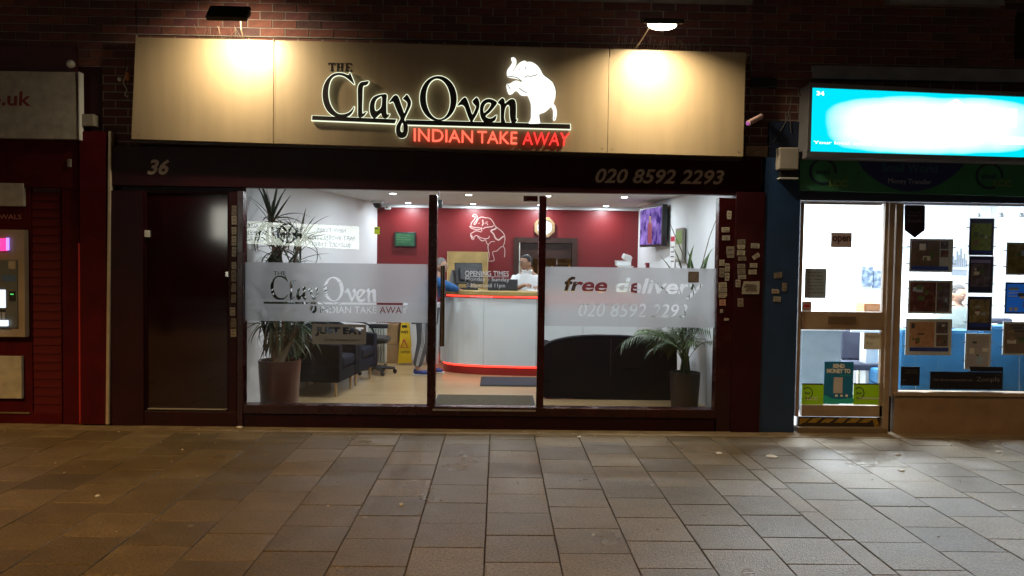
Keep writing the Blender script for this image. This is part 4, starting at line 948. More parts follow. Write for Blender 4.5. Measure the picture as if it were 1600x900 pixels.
def rosette(par, c, n, up, Lsc, meshes, wallfn, low=-.35):
    k = 0; tries = 0
    while k < n and tries < n*8:
        tries += 1; az = rnd.uniform(0, 2*PI); u = rnd.random(); el = up*(1-u) + low*u + rnd.uniform(-.15,.15); di = min(len(meshes)-1, max(0, int(u*len(meshes)+rnd.uniform(-.7,.7)))); sc = Lsc*rnd.uniform(.7,1.15)
        e = c + Vector((math.cos(az), math.sin(az), 0))*.42*sc*math.cos(el)*.9
        if e.y < .07 or not wallfn(e): continue
        instance(meshes[di], 'leaf', par, c-BASE[par.name]+Vector((0,0,rnd.uniform(-.05,.04)*1.0)), (rnd.uniform(-.3,.3), -el, az), sc); k += 1
pp = Vector((-2.13, .42, FZ)); t = thing('dracaena_plant', pp, 'tall spiky-leaved plant in a dark red pot inside the left window', 'potted plant')
MB().lathe([(.165,0),(.175,.03),(.205,.52),(.205,.54),(.185,.54),(.18,.5),(.01,.49)], pp, 28).part('pot', pot_red, t, smooth=True); MB().lathe([(.178,.492),(.01,.505)], pp, 20).part('soil', soil, t)
HS = [((425,348),.62,1.4,34,1.0), ((468,376),.7,1.2,32,.85), ((437,392),.7,1.0,36,.95), ((448,420),.55,.9,26,.9), ((415,462),.62,1.0,32,1.0), ((466,468),.6,.9,36,.9), ((440,480),.75,.9,28,.9), ((492,470),.8,1.0,22,.7), ((424,500),.55,.6,36,1.0), ((470,505),.6,.6,36,.95), ((446,520),.62,.4,24,.9), ((448,446),.8,.9,26,.95)]
for (hx, hy), Y, up, n_, sc in HS:
    c = P(hx, hy, Y)
    if c.x < wall_left(Y)+.06: c.x = wall_left(Y)+.06
    s0 = pp + Vector((rnd.uniform(-.06,.06), rnd.uniform(-.06,.06), .48)); m1 = s0.lerp(c, .5)+Vector((rnd.uniform(-.04,.04), rnd.uniform(-.03,.03), 0))
    MB().tube(smooth_loop([s0, s0.lerp(m1, .5), m1, c], 3, False), [.016]*9+[.012], 7).part('cane', bark, t, smooth=True)
    rosette(t, c, n_, up, sc, LV, lambda e: e.x > wall_left(e.y)+.02, -1.1 if hy > 455 else -.35)
# arching palm by the sofa
def frond_mesh(L, droop, nl, m, seed):
    r = random.Random(seed); mb = MB(); pts = []; x = z = 0; ang = 1.15; ns = 12
    for i in range(ns+1):
        pts.append(Vector((x, 0, z))); ang -= droop/ns; x += L/ns*math.cos(ang); z += L/ns*math.sin(ang)
    mb.tube(pts, [.005*(1-.8*i/ns) for i in range(ns+1)], 4)
    for i in range(nl):
        s_ = .28+.7*i/nl; k = s_*ns; a = pts[int(k)].lerp(pts[min(ns, int(k)+1)], k-int(k)); tg = (pts[min(ns, int(k)+1)]-pts[int(k)]).normalized() if int(k) < ns else Vector((1,0,0))
        for sd_ in (-1, 1):
            ll = .17*math.sin(PI*(.18+.8*(s_-.25)))*r.uniform(.8,1.1); d_ = (tg*.75+Vector((0,sd_*.75,-.25))).normalized(); sidev = d_.cross(Vector((0,0,1))).normalized()*.0075
            e1 = a+d_*ll*.55; e2 = a+d_*ll+Vector((0,0,-.045)); mb.add([a-sidev*.4, a+sidev*.4, e1+sidev, e1-sidev, e2], [(0,1,2,3),(3,2,4)])
    return mb.mesh('frond', m)
FR = [frond_mesh(.62, 1.6, 15, green_lt, 1), frond_mesh(.75, 1.9, 17, green_md, 2), frond_mesh(.55, 2.2, 14, green_md, 3), frond_mesh(.5, 1.0, 13, green_lt, 4)]
pq = Vector((2.0, .95, FZ)); t = thing('palm_plant', pq, 'arching green palm in a dark pot between the sofa and the wall', 'potted plant')
MB().lathe([(.13,0),(.14,.02),(.16,.36),(.16,.39),(.145,.39),(.14,.36),(.01,.35)], pq, 24).part('pot', M('dark_brown_pot', (.014,.006,.006), rough=.5), t, smooth=True); MB().lathe([(.139,.362),(.01,.385)], pq, 16).part('soil', soil, t)
for i in range(9):
    q = i*.7; MB().tube([pq+Vector((.05*math.cos(q), .05*math.sin(q), .36)), pq+Vector((.03*math.cos(q), .03*math.sin(q), .56))], [.011,.007], 6).part('stem', green_md, t, smooth=True)
k = 0
while k < 34:
    az = rnd.uniform(0, 2*PI); sc = rnd.uniform(.85,1.35); e = pq+Vector((math.cos(az), math.sin(az), 0))*.45*sc
    if e.x > 2.26 or e.y < .1: 
        az = rnd.uniform(PI*.5, PI*1.15); sc *= .9
        e = pq+Vector((math.cos(az), math.sin(az), 0))*.45*sc
        if e.x > 2.26 or e.y < .1: continue
    instance(FR[k % 4], 'frond', t, Vector((math.cos(az)*.03, math.sin(az)*.03, .50)), (rnd.uniform(-.3,.3), rnd.uniform(-.75,-.1), az), sc*(.85,.85,1)[k % 3]); k += 1
SP = leaf_mesh(.3, .045, .35, green_lt, 'spear_leaf')
for px, py, Y, lean, az in ((1066, 432, .8, -1.35, 2.6), (1076, 432, .8, -1.5, .6), (1092, 430, .8, -1.2, .1), (1098, 436, .8, -1.35, .5), (1058, 440, .8, -1.1, 2.9), (1083, 440, .8, -1.45, 2.2), (1088, 455, .8, -1.0, 2.9), (1075, 465, .8, -1.1, .3), (1050, 470, .8, -.9, 3.3), (1060, 450, .85, -1.2, 3.0)):
    c = P(px, py, Y); instance(SP, 'spear_leaf', t, c-pq, (0, lean, az), 1.15)
for pts in ([(1048,352),(1062,385),(1080,430),(1086,480),(1082,560)], [(1122,335),(1108,372),(1098,410),(1092,470),(1086,560)], [(1076,432),(1078,490),(1082,560)], [(1062,452),(1072,500),(1080,560)]):
    MB().tube([P(x, y, .8) if i < len(pts)-1 else pq+Vector((rnd.uniform(-.04,.04),0,.42)) for i, (x, y) in enumerate(pts)], [.0035]+[.005]*(len(pts)-1), 6).part('stalk', bark, t, smooth=True)

# ------------------------------------------------------------------ people
def skinned(name, J, E, mat, parent, sub=2):
    names = list(J); me = bpy.data.meshes.new(name); b = BASE[parent.name]
    me.from_pydata([Vector(J[k][:3])-b if 0 else Vector(J[k][:3]) for k in names], [(names.index(a), names.index(c)) for a, c in E], [])
    o = bpy.data.objects.new(name, me); COL.objects.link(o); o.parent = parent; BASE[o.name] = b
    o.modifiers.new('skin', 'SKIN'); sv = me.skin_vertices[0].data
    for i, k in enumerate(names):
        r = J[k][3]; sv[i].radius = r if isinstance(r, tuple) else (r, r); sv[i].use_root = (i == 0)
    s_ = o.modifiers.new('smooth', 'SUBSURF'); s_.levels = sub; s_.render_levels = sub
    me.materials.append(mat)
    for mod in o.modifiers:
        if mod.type == 'SKIN': mod.use_smooth_shade = True
    return o
skin_m = M('brown_skin', (.33,.18,.115), rough=.5, var=.12, scale=20); hair_b = M('black_hair', (.01,.009,.008), rough=.6, bump=.5, bscale=150); hair_g = M('grey_hair', (.13,.12,.115), rough=.8, var=.4, scale=60, bump=.5, bscale=150)
def head(parent, c, yaw, pitch, hairm, glasses, sc=1):
    """face looks along local -Y; c is the head's centre relative to the parent"""
    Mx = Matrix.Translation(c) @ Euler((pitch, 0, yaw)).to_matrix().to_4x4() @ Matrix.Scale(sc, 4)
    def put(mb, name, m, smooth=True):
        o = bpy.data.objects.new(name, MB().add([tuple(Mx @ Vector(v)) for v in mb.v], mb.f).mesh(name, m, (0,0,0), smooth)); COL.objects.link(o); o.parent = parent; BASE[o.name] = BASE[parent.name]; return o
    def hv(x, y, z, gr=1.0):
        X, Y_, Z = x*.078, y*.098, z*.122
        if z < 0: X *= 1-.34*(-z)**1.4; Y_ *= 1-.16*(-z)**1.5 if y < 0 else 1-.45*(-z)
        if y < -.5: Y_ += -.022*math.exp(-(x/.16)**2)*math.exp(-((z+.12)/.14)**2) - .008*math.exp(-(x/.5)**2)*math.exp(-((z-.22)/.1)**2) - .009*math.exp(-(x/.3)**2)*math.exp(-((z+.48)/.1)**2) + .012*math.exp(-((abs(x)-.36)/.16)**2)*math.exp(-((z-.05)/.1)**2)
        return X*gr, Y_*gr, Z*gr
    n_, m_ = 28, 20
    def ballf(fn, keep=None):
        mb = MB(); vs = []; 
        for i in range(m_+1):
            th = PI*i/m_
            for j in range(n_):
                q = 2*PI*j/n_; vs.append(fn(max(.002, math.sin(th))*math.cos(q), max(.002, math.sin(th))*math.sin(q), -math.cos(th)))
        fs = []
        for i in range(m_):
            for j in range(n_): fs.append((i*n_+j, i*n_+(j+1)%n_, (i+1)*n_+(j+1)%n_, (i+1)*n_+j))
        return mb.add(vs, fs)
    hd = put(ballf(hv), 'head', skin_m)
    def hairf(x, y, z):
        X, Y_, Z = hv(x, y, z)
        line = .66 if y < -.5 else (.66-(y+.5)*1.3 if y < .35 else -.45)
        line = max(-.5, line)
        g = 1.085 if z > line else .93
        return X*g, Y_*g+.003, Z*g
    put(ballf(hairf), 'hair', hairm)
    for s_ in (-1, 1):
        put(MB().ball((s_*.08, .008, -.008), .011, .02, .032, 10, 8), 'ear', skin_m)
        put(MB().ball((s_*.03, -.087, .008), .012, .008, .007, 10, 6), 'eye', M('eye_white', (.6,.58,.55)))
        put(MB().ball((s_*.03, -.0945, .008), .005, .003, .005, 8, 6), 'iris', blackm)
        put(MB().tube([(s_*.014, -.1, .03), (s_*.03, -.102, .034), (s_*.047, -.092, .029)], [.003,.004,.002], 6), 'eyebrow', hairm)
        if glasses:
            ring = [(s_*.032+.021*math.cos(q), -.106, .006+.015*math.sin(q)) for q in [2*PI*i/14 for i in range(15)]]; put(MB().tube(ring, .0022, 5, False), 'glasses_rim', blackm)
            put(MB().tube([(s_*.053, -.104, .01), (s_*.079, -.03, .012), (s_*.084, .015, .005)], .0022, 5), 'glasses_arm', blackm)
    put(MB().tube([(-.024, -.094, -.056), (0, -.101, -.054), (.024, -.094, -.056)], [.002,.0042,.002], 6), 'mouth', M('lips', (.25,.09,.07)))
    return hd
def hand_joints(J, E, pre, w_, d, up, sc=1.0, curl=.5, thumb=1):
    """palm + five fingers from wrist w_ along d; 'up' is the back of the hand; curl bends towards -up"""
    w_, d, up = Vector(w_), Vector(d).normalized(), Vector(up).normalized(); s_ = d.cross(up).normalized()
    J[pre+'palm'] = (*(w_+d*.045*sc), (.034*sc, .017*sc)); J[pre+'knuck'] = (*(w_+d*.085*sc), (.036*sc, .014*sc)); E += [(pre+'wrist', pre+'palm'), (pre+'palm', pre+'knuck')]
    for i, (o, L) in enumerate(((-.03,.062),(-.01,.075),(.01,.07),(.028,.055))):
        b = w_+d*.095*sc+s_*o*sc; a1 = b+(d*math.cos(curl*.5)-up*math.sin(curl*.5))*L*.5*sc; a2 = a1+(d*math.cos(curl*1.6)-up*math.sin(curl*1.6))*L*.55*sc
        for nm, p, r in (('a',b,.0088),('b',a1,.0082),('c',a2,.006)): J[pre+'f%d%s' % (i, nm)] = (*p, r*sc)
        E += [(pre+'knuck', pre+'f%da' % i), (pre+'f%da' % i, pre+'f%db' % i), (pre+'f%db' % i, pre+'f%dc' % i)]
    b = w_+d*.035*sc-s_*thumb*.03*sc; a1 = b+(d*.6-s_*thumb*.7-up*.2).normalized()*.035*sc; a2 = a1+(d*.9-s_*thumb*.2-up*.35).normalized()*.032*sc
    J[pre+'t0'] = (*b, .012*sc); J[pre+'t1'] = (*a1, .0105*sc); J[pre+'t2'] = (*a2, .0075*sc); E += [(pre+'palm', pre+'t0'), (pre+'t0', pre+'t1'), (pre+'t1', pre+'t2')]
def person(label, loc, Jt, hands, shirt, trousers, shoe, hairm, headc, yaw, pitch, glasses, sleeve, shirt_name):
    t = thing('person', loc, label, 'person')
    J = dict(Jt); E = [('pelvis','waist'),('waist','chest'),('chest','neck'),('neck','skull')]
    for s_ in 'LR': E += [('chest', s_+'sh'), (s_+'sh', s_+'el'), (s_+'el', s_+'wrist'), ('pelvis', s_+'hip'), (s_+'hip', s_+'kn'), (s_+'kn', s_+'an'), (s_+'an', s_+'toe')]
    for s_, d, up, cu, th in hands: hand_joints(J, E, s_, J[s_+'wrist'][:3], d, up, 1.0, cu, th)
    body = skinned('body', J, E, skin_m, t)
    def grow(keys, k, edges, add=.012):
        o = {}
        for q in keys:
            x, y, z, r = J[q]; r = r if isinstance(r, tuple) else (r, r); o[q] = (x, y, z, (r[0]*k+add, r[1]*k+add))
        return o
    ks = ['waist','pelvis','chest','Lsh','Lel','Rsh','Rel']; JS = grow(ks, 1.12, None, .022); ES = [('waist','pelvis'),('waist','chest'),('chest','Lsh'),('Lsh','Lel'),('chest','Rsh'),('Rsh','Rel')]
    JS['ncol'] = (*(Vector(J['chest'][:3]).lerp(Vector(J['neck'][:3]), .72)), (.095,.078)); JS['ncol2'] = (*(Vector(J['chest'][:3]).lerp(Vector(J['neck'][:3]), .95)), (.066,.064)); ES.append(('ncol','ncol2')); ES.append(('chest','ncol'))
    for s_ in 'LR':
        f = sleeve[s_]; a_, b_ = Vector(J[s_+'el'][:3]), Vector(J[s_+'wrist'][:3])
        if f > 0: JS[s_+'cuff'] = (*a_.lerp(b_, f), .043); ES.append((s_+'el', s_+'cuff'))
    skinned(shirt_name, JS, ES, shirt, t)
    kt = ['pelvis','Lhip','Lkn','Lan','Rhip','Rkn','Ran']; JT = grow(kt, 1.08, None, .016)
    for q_ in ('Lkn','Rkn'): JT[q_] = (*JT[q_][:3], (.088,.088))
    for q_ in ('Lan','Ran'): JT[q_] = (*JT[q_][:2], JT[q_][2]+.02, (.074,.074))
    skinned('trousers', JT, [('pelvis','Lhip'),('Lhip','Lkn'),('Lkn','Lan'),('pelvis','Rhip'),('Rhip','Rkn'),('Rkn','Ran')], trousers, t)
    for s_ in 'LR':
        a_, b_ = Vector(J[s_+'an'][:3]), Vector(J[s_+'toe'][:3]); d_ = (b_-a_); d_.z = 0; d_.normalize(); h_ = a_-d_*.035; zf = FZ-loc[2]
        JJ = {'mid': (*(Vector((a_.x,a_.y,zf+.05))+d_*.06), (.048,.042)), 'heel': (h_.x,h_.y,zf+.045,(.042,.04)), 'toe': (*(Vector((a_.x,a_.y,zf+.035))+d_*.19), (.044,.03)), 'collar': (a_.x,a_.y,zf+.10,.046)}
        sh = skinned('shoe', JJ, [('mid','heel'),('mid','toe'),('heel','collar')], shoe, t)
        ang = math.atan2(d_.y, d_.x); c_ = Vector((a_.x,a_.y,0))+d_*.075
        mb = MB(); mb.obox((c_.x, c_.y, zf+.011), .135, .042, .011, (0,0,ang)); o = bpy.data.objects.new('sole', mb.mesh('sole', white_plastic)); COL.objects.link(o); o.parent = sh; bevel(o, .01)
    head(t, Vector(headc), yaw, pitch, hairm, glasses)
    return t, J
# man serving, behind the counter
shirtw = M('white_shirt', (.72,.75,.78), rough=.75, var=.04, bump=1.0, bscale=9); tr_b = M('black_trousers', (.02,.02,.022), rough=.8)
L0 = (.425, 3.98, FZ)
Js = {'pelvis': (0,0,.90,(.15,.11)), 'waist': (0,-.01,1.08,(.15,.105)), 'chest': (0,-.02,1.27,(.165,.115)), 'neck': (-.005,-.02,1.43,(.055,.055)), 'skull': (-.01,-.03,1.52,(.055,.06)),
      'Rsh': (-.175,-.02,1.30,(.056,.056)), 'Rel': (-.235,-.13,1.12,(.046,.046)), 'Rwrist': (-.06,-.36,1.22,(.028,.026)), 'Lsh': (.175,-.02,1.30,(.056,.056)), 'Lel': (.24,-.12,1.12,(.046,.046)), 'Lwrist': (.16,-.38,1.20,(.028,.026)),
      'Rhip': (-.09,0,.84,(.095,.095)), 'Rkn': (-.1,-.01,.47,(.06,.06)), 'Ran': (-.1,.02,.09,(.042,.042)), 'Rtoe': (-.11,-.12,.03,(.035,.025)), 'Lhip': (.09,0,.84,(.095,.095)), 'Lkn': (.1,-.01,.47,(.06,.06)), 'Lan': (.1,.02,.09,(.042,.042)), 'Ltoe': (.11,-.12,.03,(.035,.025))}
sm_, Jm = person('man in a white shirt and glasses standing behind the counter', L0, Js, (('R', (.55,-.8,.1), (-.2,-.2,1), .9, 1), ('L', (-.3,-.9,0), (.1,0,1), .6, -1)), shirtw, tr_b, blackm, hair_b, (-.02,-.035,1.53), -.95, .08, True, {'L': .25, 'R': .25}, 'shirt')
sm_.scale = (.98, .98, .98)
cc = Vector(L0)+Vector((-.005,-.02,1.415))
for k0_, k1_ in ((PI*.56, PI*1.45), (-PI*.45, PI*.44)):
    pts = [cc+Vector((.068*math.cos(q), .066*math.sin(q), .012+.012*math.sin(q))) for q in [k0_+(k1_-k0_)*i/10 for i in range(11)]]
    MB().tube(pts, .014, 6).part('collar', shirtw, sm_, smooth=True)
for s_ in (-1, 1): MB().obox(cc+Vector((s_*.035,-.085,-.012)), .03, .006, .026, (.5, s_*.5, s_*.3)).part('collar_wing', shirtw, sm_, bev=.003)
for i in range(4): MB().lathe([(.005,0),(.005,.003)], (0,0,0), 8)
# customer leaning to the counter
jack = M('blue_fleece', (.02,.10,.28), rough=.9, var=.2, bump=.4, bscale=80); trk = M('grey_tracksuit', (.085,.085,.095), rough=.85, var=.12, scale=8, bump=.15, bscale=10); shb = M('blue_trainer', (.02,.04,.2), rough=.5)
L1 = (-.97, 3.2, FZ)
Jc = {'pelvis': (-.03,.02,.93,(.15,.12)), 'waist': (.02,.02,1.10,(.14,.11)), 'chest': (.09,.03,1.29,(.16,.12)), 'neck': (.15,.03,1.45,(.055,.055)), 'skull': (.18,.03,1.53,(.055,.06)),
      'Rsh': (.12,-.13,1.35,(.058,.058)), 'Rel': (.32,-.16,1.27,(.046,.046)), 'Rwrist': (.45,.10,1.22,(.028,.026)), 'Lsh': (.1,.19,1.34,(.058,.058)), 'Lel': (.2,.3,1.12,(.046,.046)), 'Lwrist': (.3,.28,1.18,(.028,.026)),
      'Rhip': (-.05,-.08,.87,(.095,.095)), 'Rkn': (-.04,-.12,.48,(.06,.06)), 'Ran': (-.12,-.13,.09,(.042,.042)), 'Rtoe': (.02,-.16,.03,(.035,.025)), 'Lhip': (-.02,.1,.87,(.095,.095)), 'Lkn': (.06,.11,.48,(.06,.06)), 'Lan': (.05,.12,.09,(.042,.042)), 'Ltoe': (.18,.1,.03,(.035,.025))}
pc, J_ = person('grey-haired customer in blue top and striped grey tracksuit trousers at the counter', L1, Jc, (('R', (.4,.9,-.1), (0,0,1), .5, 1), ('L', (.9,-.1,0), (0,0,1), .5, 1)), jack, trk, shb, hair_g, (.19,.03,1.55), 1.25, .1, False, {'L': .9, 'R': .9}, 'fleece_top')
pc.scale = (.93,.93,.93); pc.location.x += .03
wst = M('white_stripe', (.6,.6,.62), rough=.7)
for k in (-1, 0, 1):
    MB().tube([Vector(L1)+Vector((-.02+k*.018,-.205,.86)), Vector(L1)+Vector((-.03+k*.018,-.205,.48)), Vector(L1)+Vector((-.115+k*.014,-.195,.14))], .004, 5).part('side_stripe', wst, pc)
# ------------------------------------------------------------------ red shop with the cash machine
ls = thing('red_shopfront', (-4.6, 0, 0), 'dark red neighbouring shopfront with slatted panel and pale sign', 'shopfront')
def LS(x0, y0, x1, y1, Y0, name, m=red_paint, Y1=.1, par=None, bev=.004): return bx(x0, y0, x1, y1, Y0, Y1).part(name, m, par or ls, bev=bev)
LS(-160, 218.5, 122.5, 292, -.01, 'header'); LS(-160, 70, 118, 110, .0, 'upper_board', M('dark_red_board', (.05,.006,.008), rough=.6))
LS(-160, 292.3, 50, 663, .02, 'wall_panel')
LS(50.3, 292.3, 97, 645, .045, 'panel_backing', M('dark_red_board', (.05,.006,.008), rough=.6))
LS(97.3, 292.3, 124.5, 663, .0, 'door_post'); LS(50.3, 645.3, 97, 663, .01, 'foot_rail')
LS(124.8, 205, 166.5, 663, -.04, 'pilaster'); LS(122.5, 380, 125.2, 662, -.045, 'corner_bead', M('bright_red_edge', (.35,.02,.015), rough=.35), -.0)
MB().box(-4.1, -3.66, .045, .1, 2.5, 3.3).part('side_board', maroon_dk, ls)
z0, z1 = R(50, 300, 97, 645, .02)[2:]; x0, x1 = R(52, 0, 96, 900, .03)[:2]
n_ = 26; sm = MB().obox((0,0,0), (x1-x0)/2, .006, (z1-z0)/n_*.49, (-.13,0,0)).mesh('slat', M('slat_red_paint', (.07,.003,.004), rough=.6, spec=.15))
for i in range(n_): instance(sm, 'slat', ls, Vector(((x0+x1)/2, .03, z0+(i+.5)*(z1-z0)/n_))-BASE[ls.name])
t = thing('pale_sign', P(60, 218, -.06), 'pale sign board with dark red web address letters', 'shop sign')
psm = M('dirty_white_board', (.33,.31,.27), rough=.7, var=.2, scale=12)
MB().quadp([(-160,108),(117,112.5),(122,217.5),(-160,213)], -.08, -.012).part('sign_board', psm, t, bev=.003)
MB().quadp([(122.2,112),(123.6,112),(124.6,218.5),(123.2,218.5)], -.09, -.012).part('sign_end', white_plastic, t)
text_mb('co.uk', [(-34,141),(49,143),(48,166),(-34,164)], -.084, .003, bold=.02).part('sign_letters', M('sign_dark_red', (.16,.01,.015), rough=.5), t)
# trunking down the wall
t = thing('cable_trunking', P(170, 664, -.03), 'pale vertical trunking down the join of the red and maroon shopfronts', 'trunking')
MB().quadp([(168.9,205),(172.8,205),(169.5,663.5),(164.8,663.5)], -.05, .03).part('trunking_cover', M('grubby_white_trunking', (.38,.32,.24), rough=.6, var=.15), t, bev=.004)
t = thing('alarm_globe', P(110, 100, -.03), 'small round white globe above the corner of the pale sign', 'alarm light')
p = P(110.5, 100, -.05); MB().ball(p, .037, .037, .037, 16, 12).part('globe', white_plastic, t, smooth=True); MB().tube([p, (p.x, .0, p.z)], .015).part('stem', white_plastic, t)
t = thing('junction_box', P(136, 196, -.03), 'square pale box on the dark pier between red shop and fascia', 'junction box')
bx(127, 178, 146, 196.5, -.05, .045).part('box_lid', M('grimy_plastic', (.2,.18,.15), rough=.6), t, bev=.006)
MB().tube([P(134, 196, -.0), P(134, 205, .0)], .008).part('cable', blackm, t)
t = thing('vent_cover', P(109, 260, -.03), 'tiny pale vent cover on the red header near the post', 'vent')
a = R(106, 248.5, 111.5, 261, -.02); MB().box(a[0], a[1], -.03, -.01, a[2], a[3]).part('cover', M('grimy_plastic', (.2,.18,.15)), t, bev=.003)
for i in range(4): z = a[2]+(a[3]-a[2])*(i+.5)/4; MB().box(a[0]+.004, a[1]-.004, -.033, -.0305, z-.003, z+.003).part('louvre', M('grimy_plastic', (.2,.18,.15)), t)
t = thing('loose_wiring', P(196, 130, -.02), 'loose wires with a small orange cap on the dark pier', 'wiring')
MB().tube(smooth_loop([P(199,105,.0), P(196,118,-.04), P(193,130,-.03), P(198,140,-.05), P(195,148,-.04), P(199,151,-.03)], 4, False), .004, 6).part('wire', white_plastic, t, smooth=True)
MB().lathe([(.012,0),(.022,.02),(.022,.07)], P(199.5,126,-.03), 10).part('orange_cap', M('orange_terracotta', (.45,.16,.05)), t, smooth=True); p = P(187, 124, -.03); MB().ball(p, .02,.02,.02).part('white_knob', white_plastic, t, smooth=True)
# cash machine
cm = thing('cash_machine', P(10, 620, 0), 'cash machine with glowing pink sign and bright screen at the frame edge', 'cash machine')
grime = M('grey_bezel', (.25,.2,.15), rough=.5, var=.15)
bx(-130, 358, 38.5, 526, -.05, .019).part('surround', grime, cm, bev=.006)
bx(-120, 405, 27, 512, -.062, -.0505).part('fascia_plate', M('steel_grey', (.12,.13,.13), rough=.35, metal=.3), cm, bev=.004)
bx(-120, 371.5, 9.5, 391, -.075, -.0505).part('lit_header', glow('pink_header', (1,.05,.35), 1.3), cm, bev=.003)
bx(9.6, 371.5, 12, 391, -.075, -.0505).part('violet_edge', glow('violet_edge', (.35,.2,1), 2.2), cm)
bx(-80, 377, -1, 386, -.078, -.0755).part('header_letters', glow('white_glow', (1,1,1), 1.5), cm)
bx(-120, 452, 8, 480, -.07, -.0625).part('screen', glow('screen_white', (.75,.83,1), 1.6), cm); bx(-120, 500, 9.5, 509, -.10, -.0625).part('keypad_light', glow('screen_white2', (.8,.88,1), 1.3), cm)
bx(-120, 483, 8, 486, -.068, -.0625).part('card_slot', blackm, cm); bx(14, 455, 23, 470, -.072, -.0625).part('card_reader', blackm, cm, bev=.002); bx(16, 459, 21, 460.5, -.074, -.0725).part('reader_light', glow('green_led', (.1,1,.2), 1.0), cm)
for i_ in range(4):
    for j_ in range(3): bx(-10+j_*6.5, 488+i_*3, -5+j_*6.5, 490.3+i_*3, -.07, -.0625).part('key', M('steel_key', (.4,.4,.4), metal=.8), cm)
bx(13, 408, 24, 420, -.0635, -.0628).part('instruction_label', paper, cm); bx(3, 430, 24, 440, -.0635, -.0628).part('instruction_label', M('blue_label_print', (.05,.1,.25)), cm)
bx(-130, 285, 36.5, 321, -.02, .019).part('upper_plate', psm, cm, bev=.003); bx(-130, 556, 33.5, 622, -.02, .019).part('lower_plate', psm, cm, bev=.003)
text_mb('WITHDRAWALS', [(-62,334),(33,335),(33,342.5),(-62,341.5)], .012, .004).part('plate_letters', M('faded_letters', (.3,.1,.08)), cm)
bx(-130, 643.5, 46, 645.5, .005, .019).part('metal_rail', M('dull_brass', (.3,.25,.12), metal=.8, rough=.4), cm)

# ------------------------------------------------------------------ the estate agent's shopfront
es = thing('agent_shopfront', (4.2, 0, 0), 'estate agent shopfront with navy pilaster, beige door frame and long window', 'shopfront')
def ES(x0, y0, x1, y1, Y0, name, m=beige_frame, Y1=.09, bev=.004, par=None): return bx(x0, y0, x1, y1, Y0, Y1).part(name, m, par or es, bev=bev)
ES(1191.3, 246, 1246.5, 681, -.03, 'pilaster', navy_paint); ES(1202, 190, 1252, 245.7, .0, 'pilaster_cap', M('dark_navy_board', (.008,.015,.04), rough=.5))
hd = M('dark_blue_header', (.02,.025,.06), rough=.5)
ES(1247, 297.5, 1750, 316.5, -.01, 'header', hd)
ES(1385, 317, 1393.5, 678, -.02, 'door_post'); ES(1397, 318, 1408, 620, -.01, 'window_post'); ES(1393.8, 317, 1396.8, 678, .02, 'shadow_gap', blackm)
ES(1397, 614.5, 1750, 620.5, -.04, 'sill', bev=.006); ES(1397, 620.8, 1750, 679, -.01, 'stall_riser', M('beige_riser', (.25,.17,.11), rough=.6, var=.15, bump=.05))
ES(1247, 669, 1387, 679, -.04, 'doorstep', M('worn_step', (.15,.11,.07), rough=.7, bump=.3)); ES(1247, 652, 1384.6, 668.6, .04, 'kick_plate', M('dark_kick_plate', (.03,.022,.015), rough=.6), .09)
ht = M('hazard_yellow', (.33,.22,.03), rough=.5, var=.4, scale=30)
tp = thing('hazard_tape', P(1315, 665, .03), 'worn yellow and black hazard tape on the kick plate under the beige door', 'tape')
for i, (xa, xb) in enumerate(((1255,1263),(1268,1281),(1288,1302),(1309,1322),(1328,1343),(1348,1362))): MB().quadp([(xa+3,653.5),(xb+3,653.5),(xb-6,660.5),(xa-6,660.5)], .036, .0395).part('tape_stripe', ht, tp)
MB().quadp([(1363,652.5),(1369,652.5),(1375,668),(1367,668)], .034, .0395).part('tape_stripe', ht, tp); MB().quadp([(1250,653),(1256,653),(1253,662),(1249,664)], .036, .0395).part('tape_stripe', ht, tp)
# its door
dd = thing('agent_door', (3.2, 0, .1), 'beige framed glass door with letterbox rail and green stickers', 'door')
def DD(x0, y0, x1, y1, Y0, name, m=beige_frame, Y1=.06, bev=.003): return bx(x0, y0, x1, y1, Y0, Y1).part(name, m, dd, bev=bev)
DD(1247.3, 317, 1252.5, 651, .012, 'stile'); DD(1378.5, 317, 1384.6, 651, .012, 'stile'); DD(1252.8, 317, 1378.2, 319.5, .012, 'top_rail'); DD(1252.8, 487, 1378.2, 515.5, .008, 'middle_rail'); DD(1252.8, 633.5, 1378.2, 651, .012, 'bottom_rail')
a = R(1294, 494.5, 1337, 506.5, .004); MB().box(a[0], a[1], .0, .0075, a[2], a[3]).part('letterbox', M('dark_letterbox', (.12,.08,.05), rough=.4), dd, bev=.002)
pane(1252.5, 319, 1378.5, 488, .03, dd, 'glass_pane'); pane(1252.5, 515, 1378.5, 634, .03, dd, 'glass_pane')
pane(1407.5, 317, 1750, 615, .03, es)
# white alarm box on the pilaster
t = thing('lamp_box', P(1233, 278, -.05), 'white rectangular box mounted at the head of the navy pilaster', 'wall box')
bx(1217.5, 230, 1249, 265, -.13, -.031).part('box_cover', M('greyed_plastic', (.33,.29,.26), rough=.5), t, bev=.012); bx(1219, 266, 1248, 277, -.10, -.031).part('lower_tray', blackm, t, bev=.004); bx(1218.5, 277.3, 1248, 279, -.11, -.031).part('rim', white_plastic, t)
